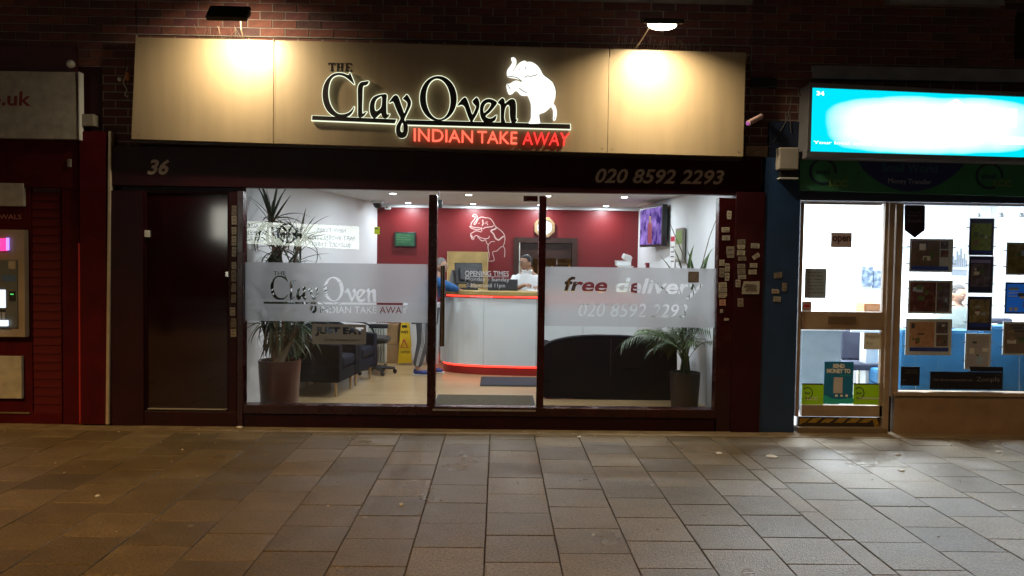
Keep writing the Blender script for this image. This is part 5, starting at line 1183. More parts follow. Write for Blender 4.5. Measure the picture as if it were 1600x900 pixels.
# bullet camera
t = thing('bullet_camera', P(1182, 188, -.1), 'small pink-tinged bullet camera beside the fascia end', 'security camera')
p0, p1 = P(1169, 192.5, -.22), P(1189, 182, -.1)
MB().tube([p0, p1], [.024,.026], 14).part('camera_body', M('pinkish_plastic', (.5,.33,.32), rough=.4), t, smooth=True); MB().tube([p0+(p0-p1)*.03, p0+(p0-p1)*.06], .015, 12).part('camera_lens', glow('violet_lens', (.5,.08,.5), .8), t, smooth=True); MB().tube([p1, (p1.x+.02, .04, p1.z+.05)], .01).part('mounting_arm', blackm, t, smooth=True)
t = thing('cables', P(1230, 180, 0), 'tangled thin black and grey cables on the dark pier beside the cyan sign', 'cables')
for pts in ([(1176,130),(1180,152),(1178,170),(1186,182)], [(1180,137),(1210,135),(1238,132),(1252,150),(1262,140),(1275,135)], [(1238,145),(1234,170),(1228,190),(1216,210),(1208,222)], [(1234,175),(1236,207)], [(1262,133),(1272,138),(1278,150),(1272,158),(1262,152)], [(1165,242),(1180,236),(1205,228)]):
    Y0 = .0; MB().tube(smooth_loop([P(x, y, Y0-.01*(i % 2)) for i, (x, y) in enumerate(pts)], 4, False), .0045, 6).part('cable', M('grey_cable', (.06,.055,.05), rough=.6), t, smooth=True)
bx(1165, 228, 1199, 245, -.01, .039).part('timber_noggin', M('bare_timber', (.22,.14,.08), rough=.8, var=.2), t)
bx(1176, 122, 1214, 137, .0, .039).part('dark_bracket', blackm, t)

# lit box sign
sg = thing('lit_box_sign', P(1430, 243, -.25), 'glowing cyan light-box sign over the estate agent', 'light-box sign')
SY = -.24
fr = M('grey_aluminium', (.2,.19,.2), rough=.45, metal=.3)
MB().quadp([(1266.5,129.5),(1760,152),(1760,258),(1260.5,246.5)], SY+.02, .035).part('sign_case', fr, sg, bev=.006)
def rim(q, nm='frame_edge'): MB().quadp(q, SY, SY+.02).part(nm, fr, sg, bev=.003)
rim([(1265,129),(1760,151.5),(1760,158),(1265,136.5)]); rim([(1264.9,136.8),(1269.8,137),(1267,236),(1261,236)]); rim([(1261,236.5),(1760,250),(1760,257.5),(1260,245)])
def cyan_mat():
    m, n, l = nodes('backlit_cyan'); o = n.new('ShaderNodeOutputMaterial'); e = n.new('ShaderNodeEmission'); tc = n.new('ShaderNodeTexCoord')
    sp = n.new('ShaderNodeSeparateXYZ'); l.new(tc.outputs['Generated'], sp.inputs[0])
    def f(src, c, w_, pw):
        a = n.new('ShaderNodeMath'); a.operation = 'SUBTRACT'; a.inputs[1].default_value = c; l.new(sp.outputs[src], a.inputs[0]); b = n.new('ShaderNodeMath'); b.operation = 'DIVIDE'; b.inputs[1].default_value = w_; l.new(a.outputs[0], b.inputs[0])
        c_ = n.new('ShaderNodeMath'); c_.operation = 'ABSOLUTE'; l.new(b.outputs[0], c_.inputs[0]); d = n.new('ShaderNodeMath'); d.operation = 'POWER'; d.inputs[1].default_value = pw; l.new(c_.outputs[0], d.inputs[0]); return d.outputs[0]
    s1 = n.new('ShaderNodeMath'); s1.operation = 'ADD'; l.new(f('X', .38, .37, 3.5), s1.inputs[0]); l.new(f('Z', .47, .47, 3.2), s1.inputs[1])
    nz = n.new('ShaderNodeTexNoise'); nz.inputs['Scale'].default_value = 2.5; l.new(tc.outputs['Object'], nz.inputs['Vector'])
    s2 = n.new('ShaderNodeMath'); s2.operation = 'MULTIPLY_ADD'; s2.inputs[1].default_value = .5; l.new(nz.outputs['Fac'], s2.inputs[0]); l.new(s1.outputs[0], s2.inputs[2])
    r = n.new('ShaderNodeValToRGB'); k = r.color_ramp.elements; k[0].position = .48; k[0].color = (.88,1,1,1); k[1].position = 1.0; k[1].color = (0,.66,.8,1); q = k.new(.86); q.color = (.35,.95,1,1)  # white middle puts the glare of the tubes behind into the emission colour
    l.new(s2.outputs[0], r.inputs[0]); l.new(r.outputs[0], e.inputs[0]); e.inputs[1].default_value = 1.25; l.new(e.outputs[0], o.inputs[0]); return m
MB().quadp([(1270,137.2),(1760,159),(1760,250),(1267,236)], SY+.006, SY+.019).part('lit_panel', cyan_mat(), sg)
wg = glow('lit_white_vinyl', (.92,1,1), 1.5)
text_mb('34', [(1276,142),(1288,142.6),(1288,149.6),(1276,149)], SY+.003, .002, bold=.03).part('street_number', wg, sg)
text_mb('Your local agent', [(1271,220),(1362,222),(1362,228.5),(1271,226)], SY+.003, .002, bold=.02).part('sign_line', wg, sg)
shape([smooth_loop([(1452,172),(1474,166),(1492,155),(1503,160),(1511,172),(1511,195),(1490,205),(1470,204),(1454,200)], 3)], SY+.0035, SY+.0058).part('sign_emblem', wg, sg)
for r in ((1520,167,1535,197),(1538,168,1553,198),(1556,169,1571,199),(1574,170,1589,199)): bx(*r, SY+.003, SY+.0058).part('sign_letter', wg, sg, bev=.001)
bx(1565, 214, 1640, 226, SY+.003, SY+.0058).part('sign_line', wg, sg)
# printed fascia below it
fb = thing('transfer_fascia', P(1430, 298, -.06), 'narrow dark green and navy fascia advertising money transfer', 'shop sign')
MB().quadp([(1250,246.5),(1760,259.5),(1760,312),(1250,297)], -.07, -.011).part('fascia_board', M('green_fascia_print', (.03,.14,.07), rough=.5), fb)
nb_ = M('navy_fascia_print', (.012,.02,.10), rough=.5); ring_m = M('dark_ring_print', (.01,.02,.05)); tx = M('grey_fascia_print', (.3,.3,.32)); tg = M('teal_fascia_print', (.03,.10,.14)); lime = M('dull_lime_print', (.14,.2,.05))
arc = [(1340+ (1508-1340)*i/20, 248.8 + .026*((1508-1340)*i/20)) for i in range(21)] + [(1508-168*i/20+ (0), 253.5 + 46*math.sin(PI*i/20)**.75 - 4*i/20*0) for i in range(1, 20)]
shape([arc], -.0725, -.0702).part('navy_panel', nb_, fb)
text_mb('Small World', [(1378,254.5),(1465,256.5),(1465,270),(1378,268)], -.0755, .002, bold=.01).part('fascia_words', tg, fb)
text_mb('Money Transfer', [(1388,278.5),(1455,280.5),(1455,290.5),(1388,288.5)], -.0755, .002).part('fascia_words', tx, fb)
for cx, cy, x0 in ((1286, 268, 1296), (1546, 275, 1553)):
    ribbon([(cx+20*math.cos(q), cy+19*math.sin(q)) for q in [PI*.35+PI*1.7*i/30 for i in range(31)]], .022, -.0735, .003).part('ring_logo', ring_m, fb)
    text_mb('small', [(cx-12,cy-4),(cx+10,cy-3.5),(cx+10,cy+4.5),(cx-12,cy+4)], -.0735, .002, bold=.02).part('ring_word', ring_m, fb)
    text_mb('LCC', [(x0,280.5),(x0+28,281.5),(x0+28,292),(x0,291)], -.0755, .002, bold=.03).part('fascia_letters', lime, fb)

# ------------------------------------------------------------------ notices on the agent's door
def card_thing(name, r, Y, label, cat, mats_, lines=(), grp=None, sl=.01):
    t = thing(name, P((r[0]+r[2])/2, r[3], Y), label, cat, grp); bx(*r, Y, Y+.003).part('card', mats_, t)
    for s_, q, m, b_ in lines: text_mb(s_, hq(*q, sl), Y-.0012, .001, bold=b_).part('print', m, t)
    return t
wp = M('white_notice', (.62,.6,.58), rough=.6); dkp = M('dark_print', (.04,.04,.04)); wpr = M('white_print', (.7,.72,.72)); blu = M('blue_poster_print', (.01,.16,.36), rough=.4); lim = M('bright_lime_print', (.32,.68,.01), rough=.4, emit=(.3,.7,.01), es=.0)
card_thing('open_sign', (1298.5,363.5,1331,386.5), .022, 'small grey open sign hanging in the upper glass of the beige door', 'sign', M('pinkish_grey_card', (.42,.33,.33)), (('open', (1301,368.5,1329,381), M('brown_print', (.06,.02,.025)), .03),))
card_thing('notice_sheet', (1257.5,419.5,1291,466), .022, 'pale blue-grey letter-size notice low on the upper glass of the beige door', 'notice', M('blue_grey_paper', (.22,.27,.34)), tuple((s_, (1262,424+5.2*i,1286,427+5.2*i), dkp, 0) for i, s_ in enumerate(('opening hours','of this office','are as follows','Mon to Friday','Saturday only','please call us','or come inside'))))
t = card_thing('send_money_poster', (1287.5,565,1333,631), .020, 'blue poster reading send money to in the lower glass of the door', 'poster', blu, (('SEND', (1301.5,568.5,1320,575), wpr, .05), ('MONEY TO', (1292,576,1329,583), wpr, .05), ('anywhere', (1313,584.5,1330,588.5), M('teal_print', (.02,.45,.42)), 0)))
bx(1302.5, 589.5, 1316.5, 614.5, .018, .0195).part('phone_picture', M('pale_grey_print', (.5,.48,.5)), t)
shape([smooth_loop([(1288,617),(1298,622),(1315,624),(1332,621.5),(1332.5,630.5),(1310,630.8),(1288,630.5)], 2)], .0185, .0199).part('teal_swoosh', M('teal_print', (.02,.45,.42)), t)
for x in (1305, 1313, 1321): bx(x, 616.5, x+4, 620, .0172, .0184).part('icon', wpr, t)
for i, (x0, x1, word, lb) in enumerate(((1247.5+5.5,1287,'LCC','lime green transfer sticker on the hinge side of the blue poster'), (1333.5,1377.5,'transfermoney','lime green transfer sticker between the blue poster and the door post'))):
    t = card_thing('lime_sticker', (x0,601,x1,632.5), .023, lb, 'sticker', lim, (), 'lime green stickers on the door')
    bx(x0, 599, x1, 601, .0215, .0229).part('dark_edge', dkp, t)
    cx = x0+9; ribbon([(cx+7.5*math.cos(q), 614+8.5*math.sin(q)) for q in [-2.4+PI*1.45*k/20 for k in range(21)]], .008, .0215, .0012).part('ring_logo', ring_m, t)
    text_mb('lcc', [(cx-4,612),(cx+4,612),(cx+4,616),(cx-4,616)], .0215, .001, bold=.03).part('ring_word', ring_m, t)
    text_mb(word, [(x0+8,619.5),((x0+25) if i == 0 else x1-2,620),((x0+25) if i == 0 else x1-2,625.5),(x0+8,625)], .0215, .001, bold=.01).part('print', wpr, t)
t = card_thing('property_plate', (1350,520,1377.3,546), .027, 'pale property shop plate in the top corner of the lower door glass', 'notice', M('cream_plate', (.6,.62,.58)), (('Property', (1353,523,1375,530), M('faint_grey_print', (.3,.32,.3)), 0), ('shop', (1353,533,1364,540), M('faint_grey_print', (.3,.32,.3)), 0)))
card_thing('car_leaflet', (1253,471,1268,486), .028, 'small leaflet with a red car picture on top of the middle door rail', 'leaflet', M('pinkish_grey_card', (.42,.33,.33))); bx(1256, 476, 1265, 480, .0265, .028).part('red_car_print', M('red_print', (.5,.03,.05)), bpy.data.objects['car_leaflet'])

# ------------------------------------------------------------------ property displays hanging in the agent's window
bits = [M('print_pale', (.65,.62,.55)), M('print_dark', (.03,.03,.035)), M('print_sky', (.3,.4,.5)), M('print_tan', (.25,.17,.1)), M('print_red', (.2,.04,.03)), M('print_leaf', (.08,.12,.03))]
acr = M('clear_acrylic_edge', (.55,.62,.66), rough=.15); navyc = M('navy_card', (.012,.012,.05), rough=.4)
def photo_mat(name, cols, scale=6, es=0):
    m, n, l = nodes(name); o = n.new('ShaderNodeOutputMaterial'); b = n.new('ShaderNodeBsdfPrincipled'); tc = n.new('ShaderNodeTexCoord'); nz = n.new('ShaderNodeTexVoronoi'); nz.inputs['Scale'].default_value = scale*2.5
    n2 = n.new('ShaderNodeTexNoise'); n2.inputs['Scale'].default_value = scale*2.5; n2.inputs['Detail'].default_value = 6; l.new(tc.outputs['Object'], n2.inputs['Vector'])
    mp = n.new('ShaderNodeMixRGB'); mp.inputs[0].default_value = .35; l.new(tc.outputs['Object'], mp.inputs[1]); l.new(n2.outputs['Color'], mp.inputs[2]); l.new(mp.outputs[0], nz.inputs['Vector'])
    r = n.new('ShaderNodeValToRGB'); k = r.color_ramp.elements; k[0].color = (*cols[0],1); k[1].color = (*cols[-1],1)
    for i, c in enumerate(cols[1:-1]): q = k.new((i+1)/(len(cols)-1)); q.color = (*c,1)
    l.new(n2.outputs['Fac'], r.inputs[0]); k[0].position = .3; k[len(k)-1].position = .7
    l.new(r.outputs[0], b.inputs['Base Color']); b.inputs['Roughness'].default_value = .3
    if es: l.new(r.outputs[0], b.inputs['Emission Color']); b.inputs['Emission Strength'].default_value = es
    l.new(b.outputs[0], o.inputs[0]); return m
ph = [photo_mat('brown_room_photo', [(.02,.03,.03),(.08,.07,.06),(.18,.1,.07),(.25,.24,.2)], 8), photo_mat('red_room_photo', [(.02,.02,.03),(.12,.03,.03),(.2,.15,.12)], 7), photo_mat('orange_room_photo', [(.08,.06,.05),(.35,.18,.08),(.5,.3,.2),(.3,.35,.4)], 9), photo_mat('green_house_photo', [(.08,.14,.02),(.25,.32,.05),(.12,.1,.03)], 6), photo_mat('ochre_house_photo', [(.05,.045,.02),(.2,.15,.05),(.3,.27,.15)], 6), photo_mat('dark_house_photo', [(.02,.02,.03),(.1,.07,.08),(.2,.18,.22)], 7)]
def display(r, label, pic, extra=None, backing=None, edge=3.0, picr=None):
    t = thing('property_display', P((r[0]+r[2])/2, r[3], .15), label, 'property display', 'property displays hanging in the window')
    Y = .15
    a = R(*r, Y)
    MB().box(a[0], a[1], Y+.004, Y+.008, a[2], a[3]).part('backing', backing or acr, t)
    e = edge/168
    for q in ((a[0], a[1], a[3]-.006, a[3]), (a[0], a[1], a[2], a[2]+.006)): MB().box(q[0], q[1], Y-.001, Y+.0038, q[2], q[3]).part('acrylic_rim', acr, t)
    for q in ((a[0], a[0]+.006), (a[1]-.006, a[1])): MB().box(q[0], q[1], Y-.001, Y+.0038, a[2]+.0062, a[3]-.0062).part('acrylic_rim', acr, t)
    pr = picr or [(r[0]+edge, r[1]+edge, r[2]-edge, r[3]-edge)]
    for i, p_ in enumerate(pr): bx(*p_, Y, Y+.0036).part('photograph', pic[i % len(pic)], t)
    for p_ in pr:                                   # the print in each picture: window light, floor, furniture, caption lines
        w__, h__ = p_[2]-p_[0], p_[3]-p_[1]
        if w__ < 8: continue
        for k_ in range(5 if w__ > 25 else 3):
            u0, v0 = rnd.uniform(.05,.7), rnd.uniform(.05,.7); du, dv_ = rnd.uniform(.08,.3), rnd.uniform(.06,.25)
            bx(p_[0]+w__*u0, p_[1]+h__*v0, p_[0]+w__*min(.97,u0+du), p_[1]+h__*min(.97,v0+dv_), Y-.0011-.0001*k_, Y-.0006-.0001*k_).part('print', rnd.choice(bits), t)
    for zz_ in range(2):
        if not extra: break
        q_ = r[3]-2.2+zz_*1.1
    for x, m_ in extra or (): bx(*x, Y-.0012, Y-.0004).part('printed_band', m_, t)
    for zz in (a[2]+(a[3]-a[2])*.25, a[2]+(a[3]-a[2])*.75):
        for x, d_ in ((a[0], -1), (a[1], 1)): MB().tube([(x, Y+.003, zz), (x+d_*.028, Y+.003, zz)], .005, 6).part('clip', blackmetal, t)
    return t
blp = M('blue_caption_print', (.01,.03,.2)); 
display((1421,373,1489,425), 'topmost landscape property picture below the dark pointed tag', [ph[0], ph[5], ph[1]], [((1424,416,1482,422), blp)], picr=[(1424,376,1468,422),(1470,377,1482,389),(1470,391,1482,402)])
display((1419,438,1488,490), 'middle landscape property picture with a dark red room', [ph[1], ph[5]], [], picr=[(1422,441,1462,487),(1464,441,1484,487)])
display((1415,498,1487,555), 'lowest landscape property picture showing a warm orange room', [ph[2], ph[5], ph[0]], [((1421,543,1482,549), blp)], picr=[(1421,503,1460,542),(1463,503,1481,521),(1463,523,1481,541)])
display((1514,341,1553,399), 'topmost portrait display with a green garden picture', [ph[3]], [((1517,392,1549,396), blp)], navyc, picr=[(1518,349,1549,391)])
display((1513,400,1552,458), 'portrait display hung directly under the green garden picture', [ph[5]], [((1517,406,1548,411), M('lilac_print', (.25,.22,.4)))], navyc, picr=[(1517,412,1548,448)])
display((1511,463,1550,517), 'portrait display with an ochre house, third in the middle column', [ph[4]], [((1515,505,1547,511), blp)], navyc, picr=[(1515,468,1546,504)])
display((1508,521,1548,577), 'empty grey portrait holder below the ochre house display', [M('blank_grey_card', (.36,.34,.34))], [])
display((1572,379,1640,430), 'upper brown property picture cut off by the frame edge', [ph[4]], [])
display((1570,441,1640,491), 'bright blue information display between two brown ones', [M('bright_blue_card', (.015,.16,.62), emit=(.01,.12,.6), es=.3)], [((1573+3,452,1592,453.5), wpr), ((1576,457,1598,458.5), wpr), ((1576,462,1590,463.5), wpr), ((1577,480,1582,486), wpr), ((1584,480,1590,486), wpr)], navyc)
display((1567,503,1640,555), 'lowest brown notice display cut off by the frame edge', [M('brown_notice_card', (.16,.11,.07))], [((1578,508,1630,510), dkp), ((1584,516,1630,519), dkp), ((1590,528,1630,530), dkp)])
for x in (1448, 1532, 1610):
    wr = thing('display_cable', P(x, 610, .17), 'thin steel cable %s' % {1448: 'carrying the landscape pictures', 1532: 'carrying the portrait displays', 1610: 'carrying the displays at the frame edge'}[x], 'cable'); 
    for dx in (-22, 22): MB().tube([P(x+dx*.8, 317, .165), P(x+dx*.8, 613, .165)], .0012, 5).part('wire', chrome, wr)
t = thing('pointed_tag', P(1429, 372, .03), 'dark purple pointed tag at the top corner of the agent window', 'window tag')
shape([[(1415,320),(1443.5,320.5),(1445.5,323),(1445,360),(1429.5,371.5),(1413.5,359.5),(1413.5,322)]], .022, .025).part('tag_card', M('dark_purple_card', (.02,.012,.03), rough=.4), t)
gp = M('greyish_print', (.13,.12,.15))
for s_, q in (('We are', (1421,330,1438,333)), ('members of', (1418,334.5,1441,338)), ('Zoopla', (1417.5,342,1441.5,349))): text_mb(s_, hq(*q, .01), .0205, .001, bold=.01).part('print', gp, t)
t = card_thing('black_window_sticker', (1407.5,573,1437,602.5), .022, 'square black sticker in the bottom corner of the agent window', 'sticker', M('black_card', (.008,.008,.015), rough=.35), (('Find your', (1416,577.5,1432,580), gp, 0), ('home here', (1414,581,1434,583.5), gp, 0), ('here', (1409.5,592.5,1416,595), gp, 0)))
t = card_thing('long_dark_sticker', (1453,581,1567,608.5), .022, 'long black strip sticker along the bottom of the agent window', 'sticker', M('black_card', (.008,.008,.015), rough=.35), (('See all our properties on', (1459,591,1519,596.5), gp, 0), ('Zoopla', (1526,589,1562,598), gp, 0)))
bx(1515, 573, 1567.5, 580.8, .022, .025).part('upper_tab', M('black_card', (.008,.008,.015)), t)

# ------------------------------------------------------------------ the agent's office
ew = M('office_white', (.86,.88,.9), rough=.8, var=.01)
struct('office_floor', MB().box(2.5, 8, .1, 5.2, -.02, FZ), M('office_floor_tile', (.45,.45,.45), rough=.35)); struct('office_ceiling', MB().box(2.5, 8, .1, 5.2, 2.62, 2.7), ew)
struct('office_left_wall', MB().box(2.5, 2.6, .1, 5.2, -.02, 2.62), ew); struct('office_back_wall', MB().box(2.6, 8, 5.1, 5.2, -.02, 2.62), ew); struct('office_right_wall', MB().box(7.9, 8, .1, 5.1, -.02, 2.62), ew); struct('office_front_board', MB().box(2.6, 8, .1, .13, 2.16, 2.62), ew)
for i, (x, y) in enumerate(((3.6, 1.2), (5.3, 1.2), (3.8, 3.4), (5.8, 3.4))):
    t = thing('ceiling_panel', (x, y, 2.61), '%s square light panel of the estate agent ceiling' % ['front, door-side', 'front, window-side', 'back, door-side', 'back, window-side'][i], 'ceiling light', 'square office ceiling lights')
    MB().box(x-.3, x+.3, y-.3, y+.3, 2.604, 2.612).part('diffuser', glow('office_diffuser', (.93,.97,1), 7), t); MB().box(x-.32, x+.32, y-.32, y+.32, 2.612, 2.619).part('frame', white_plastic, t)
    lamp('panel_lamp', 'AREA', (x, y, 2.6), 210, (.86,.94,1), t, (0,0,0), .56, .56)
t = thing('reception_desk', (3.2, 1.2, FZ), 'grey-blue reception desk panel behind the beige door', 'desk')
a = R(1249, 517, 1317, 606, .9); gd_ = M('grey_blue_laminate', (.2,.25,.3), rough=.5)
MB().box(a[0]-.3, a[1], .95, .99, FZ, a[3]).part('modesty_panel', gd_, t, bev=.003); MB().box(a[0]-.3, a[1]+.02, .9, 1.6, a[3]+.001, a[3]+.03).part('desk_top', M('desk_top_white', (.7,.7,.7)), t, bev=.004)
t = thing('visitor_chair', (3.7, 1.7, FZ), 'black office chair with white armrests beside the reception desk', 'chair')
a = R(1318, 519, 1352, 600, 1.4); MB().box(a[0]+.02, a[0]+.3, 1.5, 1.56, .5, a[3]+.02).part('backrest', M('navy_grey_fabric', (.03,.035,.06), rough=.8), t, bev=.02); MB().box(a[0], a[0]+.36, 1.2, 1.55, .42, .5).part('seat', M('navy_grey_fabric', (.03,.035,.06)), t, bev=.02)
MB().box(a[0]-.01, a[0]+.30, 1.2, 1.24, .84, .87).part('armrest', white_plastic, t, bev=.008); MB().tube([(a[0]+.17,1.38,.42),(a[0]+.17,1.38,.12)], .025).part('stem', chrome, t, smooth=True)
for k in range(5): q = 2*PI*k/5; MB().tube([(a[0]+.17,1.38,.12),(a[0]+.17+.22*math.cos(q),1.38+.22*math.sin(q),.06)], .014, 6).part('base_arm', blackm, t, smooth=True)
t = thing('white_desk', (4.2, 2.4, FZ), 'white desk with a small desk frame behind the door glass', 'desk')
a = R(1352, 543, 1400, 580, 2.2); MB().box(a[0]+.1, a[1]+.5, 2.2, 2.8, .72, .75).part('desk_top', white_plastic, t, bev=.004); MB().box(a[0]+.1, a[0]+.14, 2.25, 2.78, FZ, .719).part('side_panel', white_plastic, t); MB().box(a[1]+.4, a[1]+.44, 2.25, 2.78, FZ, .719).part('side_panel', white_plastic, t)
t = thing('printer', (3.95, 2.0, FZ), 'white and dark upright paper shredder beside the white desk', 'shredder')
a = R(1328, 540, 1352, 595, 1.8); MB().box(a[0], a[1], 1.85, 2.1, FZ, .62).part('bin_body', white_plastic, t, bev=.01); MB().box(a[1]-.08, a[1]+.1, 1.82, 1.849, FZ+.02, .76).part('dark_front', M('dark_grey_plastic', (.03,.03,.035)), t, bev=.005)
t = thing('glass_trophy', (4.2, 1.6, FZ), 'small clear framed block standing on the floor by the desk', 'ornament')
a = R(1354, 575, 1366, 593, 1.6)
for q in ((a[0], a[0]+.015), (a[1]-.015, a[1])): MB().box(q[0], q[1], 1.6, 1.7, .12, .34).part('frame_post', M('dark_grey_plastic', (.03,.03,.035)), t)
MB().box(a[0], a[1], 1.6, 1.7, .1, .119).part('frame_base', M('dark_grey_plastic', (.03,.03,.035)), t); MB().box(a[0], a[1], 1.6, 1.7, .341, .36).part('frame_top', M('dark_grey_plastic', (.03,.03,.035)), t); MB().box(a[0]+.02, a[1]-.02, 1.62, 1.68, .12, .33).part('block', white_plastic, t)
t = thing('oak_desk_organiser', P(1364, 487, 1.2), 'orange-brown wooden organiser behind the door glass above the rail', 'organiser')
a = R(1350, 474, 1383, 489, 1.2); MB().box(a[0], a[1], 1.2, 1.4, a[2], a[3]).part('organiser_box', M('orange_oak', (.35,.14,.05), rough=.5), t, bev=.003); MB().box(a[0]+.03, a[1]-.03, 1.196, 1.199, a[2]+.03, a[3]-.03).part('drawer_front', M('orange_oak_light', (.42,.18,.07)), t); MB().box(a[0]+.05, a[1]-.05, 1.22, 1.38, FZ, a[2]-.001).part('pedestal', white_plastic, t)
t = thing('city_print', P(1366, 450, 5.05), 'black and white abstract print on the office back wall', 'picture')
a = R(1347.5, 417, 1381, 452, 5.05); pm = photo_mat('monochrome_print', [(.01,.015,.03),(.08,.11,.16),(.3,.36,.42)], 5); MB().box(a[0], a[0]+.17, 5.05, 5.099, a[3]-.3, a[3]).part('canvas', pm, t); MB().box(a[0]+.18, a[1], 5.05, 5.099, a[2]+.02, a[3]-.05).part('canvas', pm, t); MB().box(a[0], a[0]+.17, 5.05, 5.099, a[2]+.02, a[3]-.34).part('canvas', pm, t)
t = thing('dome_ornament', P(1281, 487, 1.0), 'pale blue domed paperweight on the reception desk', 'ornament'); p = P(1281, 487, 1.05); zt = R(1249, 517, 1317, 606, .9)[3]+.031
MB().lathe([(.07,0),(.072,.02),(.06,.09),(.03,.13),(.005,.14)], (p.x, p.y, zt), 16).part('dome', M('pale_blue_glass', (.45,.62,.7), rough=.2), t, smooth=True); MB().lathe([(.08,-.0),(.08,.006)], (p.x, p.y, zt-.0), 16).part('dome_base', white_plastic, t)
t = thing('suspended_bulkhead', P(1500, 420, 4.2), 'grey-white boxed panel with skyline decal deep inside the office', 'partition')
a = R(1440, 359, 1513, 425, 4.2); MB().box(a[0], a[1], 4.2, 5.09, a[3]-.25, a[3]).part('bulkhead', M('light_grey_board', (.42,.46,.5), rough=.8), t)
sky_m = M('skyline_decal', (.25,.28,.32))
for i in range(9): 
    x = P(1487+i*2.9, 400, 5.08); h_ = [.10,.18,.12,.26,.2,.3,.15,.22,.12][i]; MB().box(x.x, x.x+.022, 5.094, 5.099, 1.55, 1.55+h_).part('skyline_tower', sky_m, t)
MB().box(P(1488,410,5.09).x, P(1512,410,5.09).x, 5.094, 5.099, 1.42, 1.52).part('skyline_base', sky_m, t)
bsf = M('azure_upholstery', (.008,.095,.21), rough=.8, var=.12, bump=.2, bscale=150)
t = thing('azure_sofa', (5.0, .8, FZ), 'long azure blue bench sofa with its back to the agent window', 'sofa')
a0, a1 = P(1403, 560, .6).x, 6.6
for i in range(3):
    x0_, x1_ = a0+(a1-a0)*i/3, a0+(a1-a0)*(i+1)/3; MB().box(x0_+.003, x1_-.003, .55, .70, .13, .99-(.05 if i == 0 else .0)).part('back_cushion', bsf, t, smooth=False, bev=.04); MB().box(x0_+.003, x1_-.003, .702, 1.25, .3, .46).part('seat_cushion', bsf, t, bev=.03)
MB().box(a0, a1, .702, 1.22, .10, .298).part('base', bsf, t, bev=.01)
for x in (a0+.1, a1-.1): MB().box(x-.02, x+.02, .6, .64, FZ, .129).part('leg', chrome, t); MB().box(x-.02, x+.02, 1.14, 1.18, FZ, .099).part('leg', chrome, t)
t = thing('desk_chair', P(1565, 530, 2.6), 'dark office chair back beyond the azure sofa', 'chair')
a = R(1548, 497, 1572, 530, 2.6); MB().box(a[0], a[1]+.1, 2.6, 2.68, .85, a[3]).part('backrest', M('navy_grey_fabric', (.03,.035,.06)), t, bev=.04); MB().box(a[0], a[1]+.1, 2.62, 3.05, .46, .55).part('seat', M('navy_grey_fabric', (.03,.035,.06)), t, bev=.03); MB().tube([((a[0]+a[1])/2+.05, 2.82, .46), ((a[0]+a[1])/2+.05, 2.82, .06)], .03).part('stem', chrome, t, smooth=True); MB().box((a[0]+a[1])/2+.02, (a[0]+a[1])/2+.08, 2.63, 2.66, .54, .86).part('back_post', blackm, t)
for i, (px, lb) in enumerate(((1528,'nearer the pointed tag'),(1564,'between the other two'),(1596,'nearest the frame edge'))):
    t = thing('ceiling_spotlight', P(px, 338, 3.5), 'small steel ceiling spotlight %s' % lb, 'spotlight', 'small spotlights on the office ceiling'); p = P(px, 337, 3.5)
    MB().tube([(p.x,p.y,2.618),(p.x,p.y,p.z+.03)], .008).part('stem', chrome, t); MB().lathe([(.03,0),(.035,.02),(.02,.06)], (p.x,p.y,p.z-.02), 10).part('spot_head', M('steel_grey', (.12,.13,.13)), t, smooth=True)
# seated client
green_h = M('sage_hooded_top', (.16,.19,.18), rough=.9, var=.2, bump=.3, bscale=60)
px_ = P(1494, 500, 2.0); L2 = (px_.x, 2.05, FZ)
t = thing('person_stool', (px_.x, 2.1, FZ), 'low stool under the seated person in the sage top', 'stool'); MB().lathe([(.18,.40),(.19,.42),(.19,.46),(.17,.47)], (px_.x, 2.08, FZ-.03), 16).part('stool_seat', blackm, t, smooth=True); MB().tube([(px_.x,2.08,FZ+.38),(px_.x,2.08,FZ+.01)], .03).part('stool_post', chrome, t, smooth=True); MB().lathe([(.17,0),(.16,.02)], (px_.x,2.08,FZ), 16).part('stool_foot', chrome, t, smooth=True)
Jp = {'pelvis': (0,.02,.52,(.16,.14)), 'waist': (0,.0,.70,(.15,.12)), 'chest': (0,-.02,.93,(.17,.13)), 'neck': (0,-.03,1.11,(.058,.058)), 'skull': (0,-.04,1.19,(.055,.06)),
      'Rsh': (-.19,-.02,.99,(.06,.06)), 'Rel': (-.25,-.06,.73,(.047,.047)), 'Rwrist': (-.12,-.26,.64,(.028,.026)), 'Lsh': (.19,-.02,.99,(.06,.06)), 'Lel': (.25,-.06,.73,(.047,.047)), 'Lwrist': (.12,-.26,.64,(.028,.026)),
      'Rhip': (-.1,-.04,.50,(.09,.09)), 'Rkn': (-.13,-.42,.49,(.062,.062)), 'Ran': (-.13,-.42,.09,(.042,.042)), 'Rtoe': (-.14,-.56,.03,(.035,.025)), 'Lhip': (.1,-.04,.50,(.09,.09)), 'Lkn': (.13,-.42,.49,(.062,.062)), 'Lan': (.13,-.42,.09,(.042,.042)), 'Ltoe': (.14,-.56,.03,(.035,.025))}
person('person in a sage hooded top seated beyond the azure sofa', L2, Jp, (('R', (.6,-.8,0), (0,0,1), .5, 1), ('L', (-.6,-.8,0), (0,0,1), .5, -1)), green_h, tr_b, blackm, M('dark_grey_hair', (.05,.045,.045), rough=.8), (0,-.05,1.21), .5, .2, False, {'L': .85, 'R': .85}, 'hooded_top')

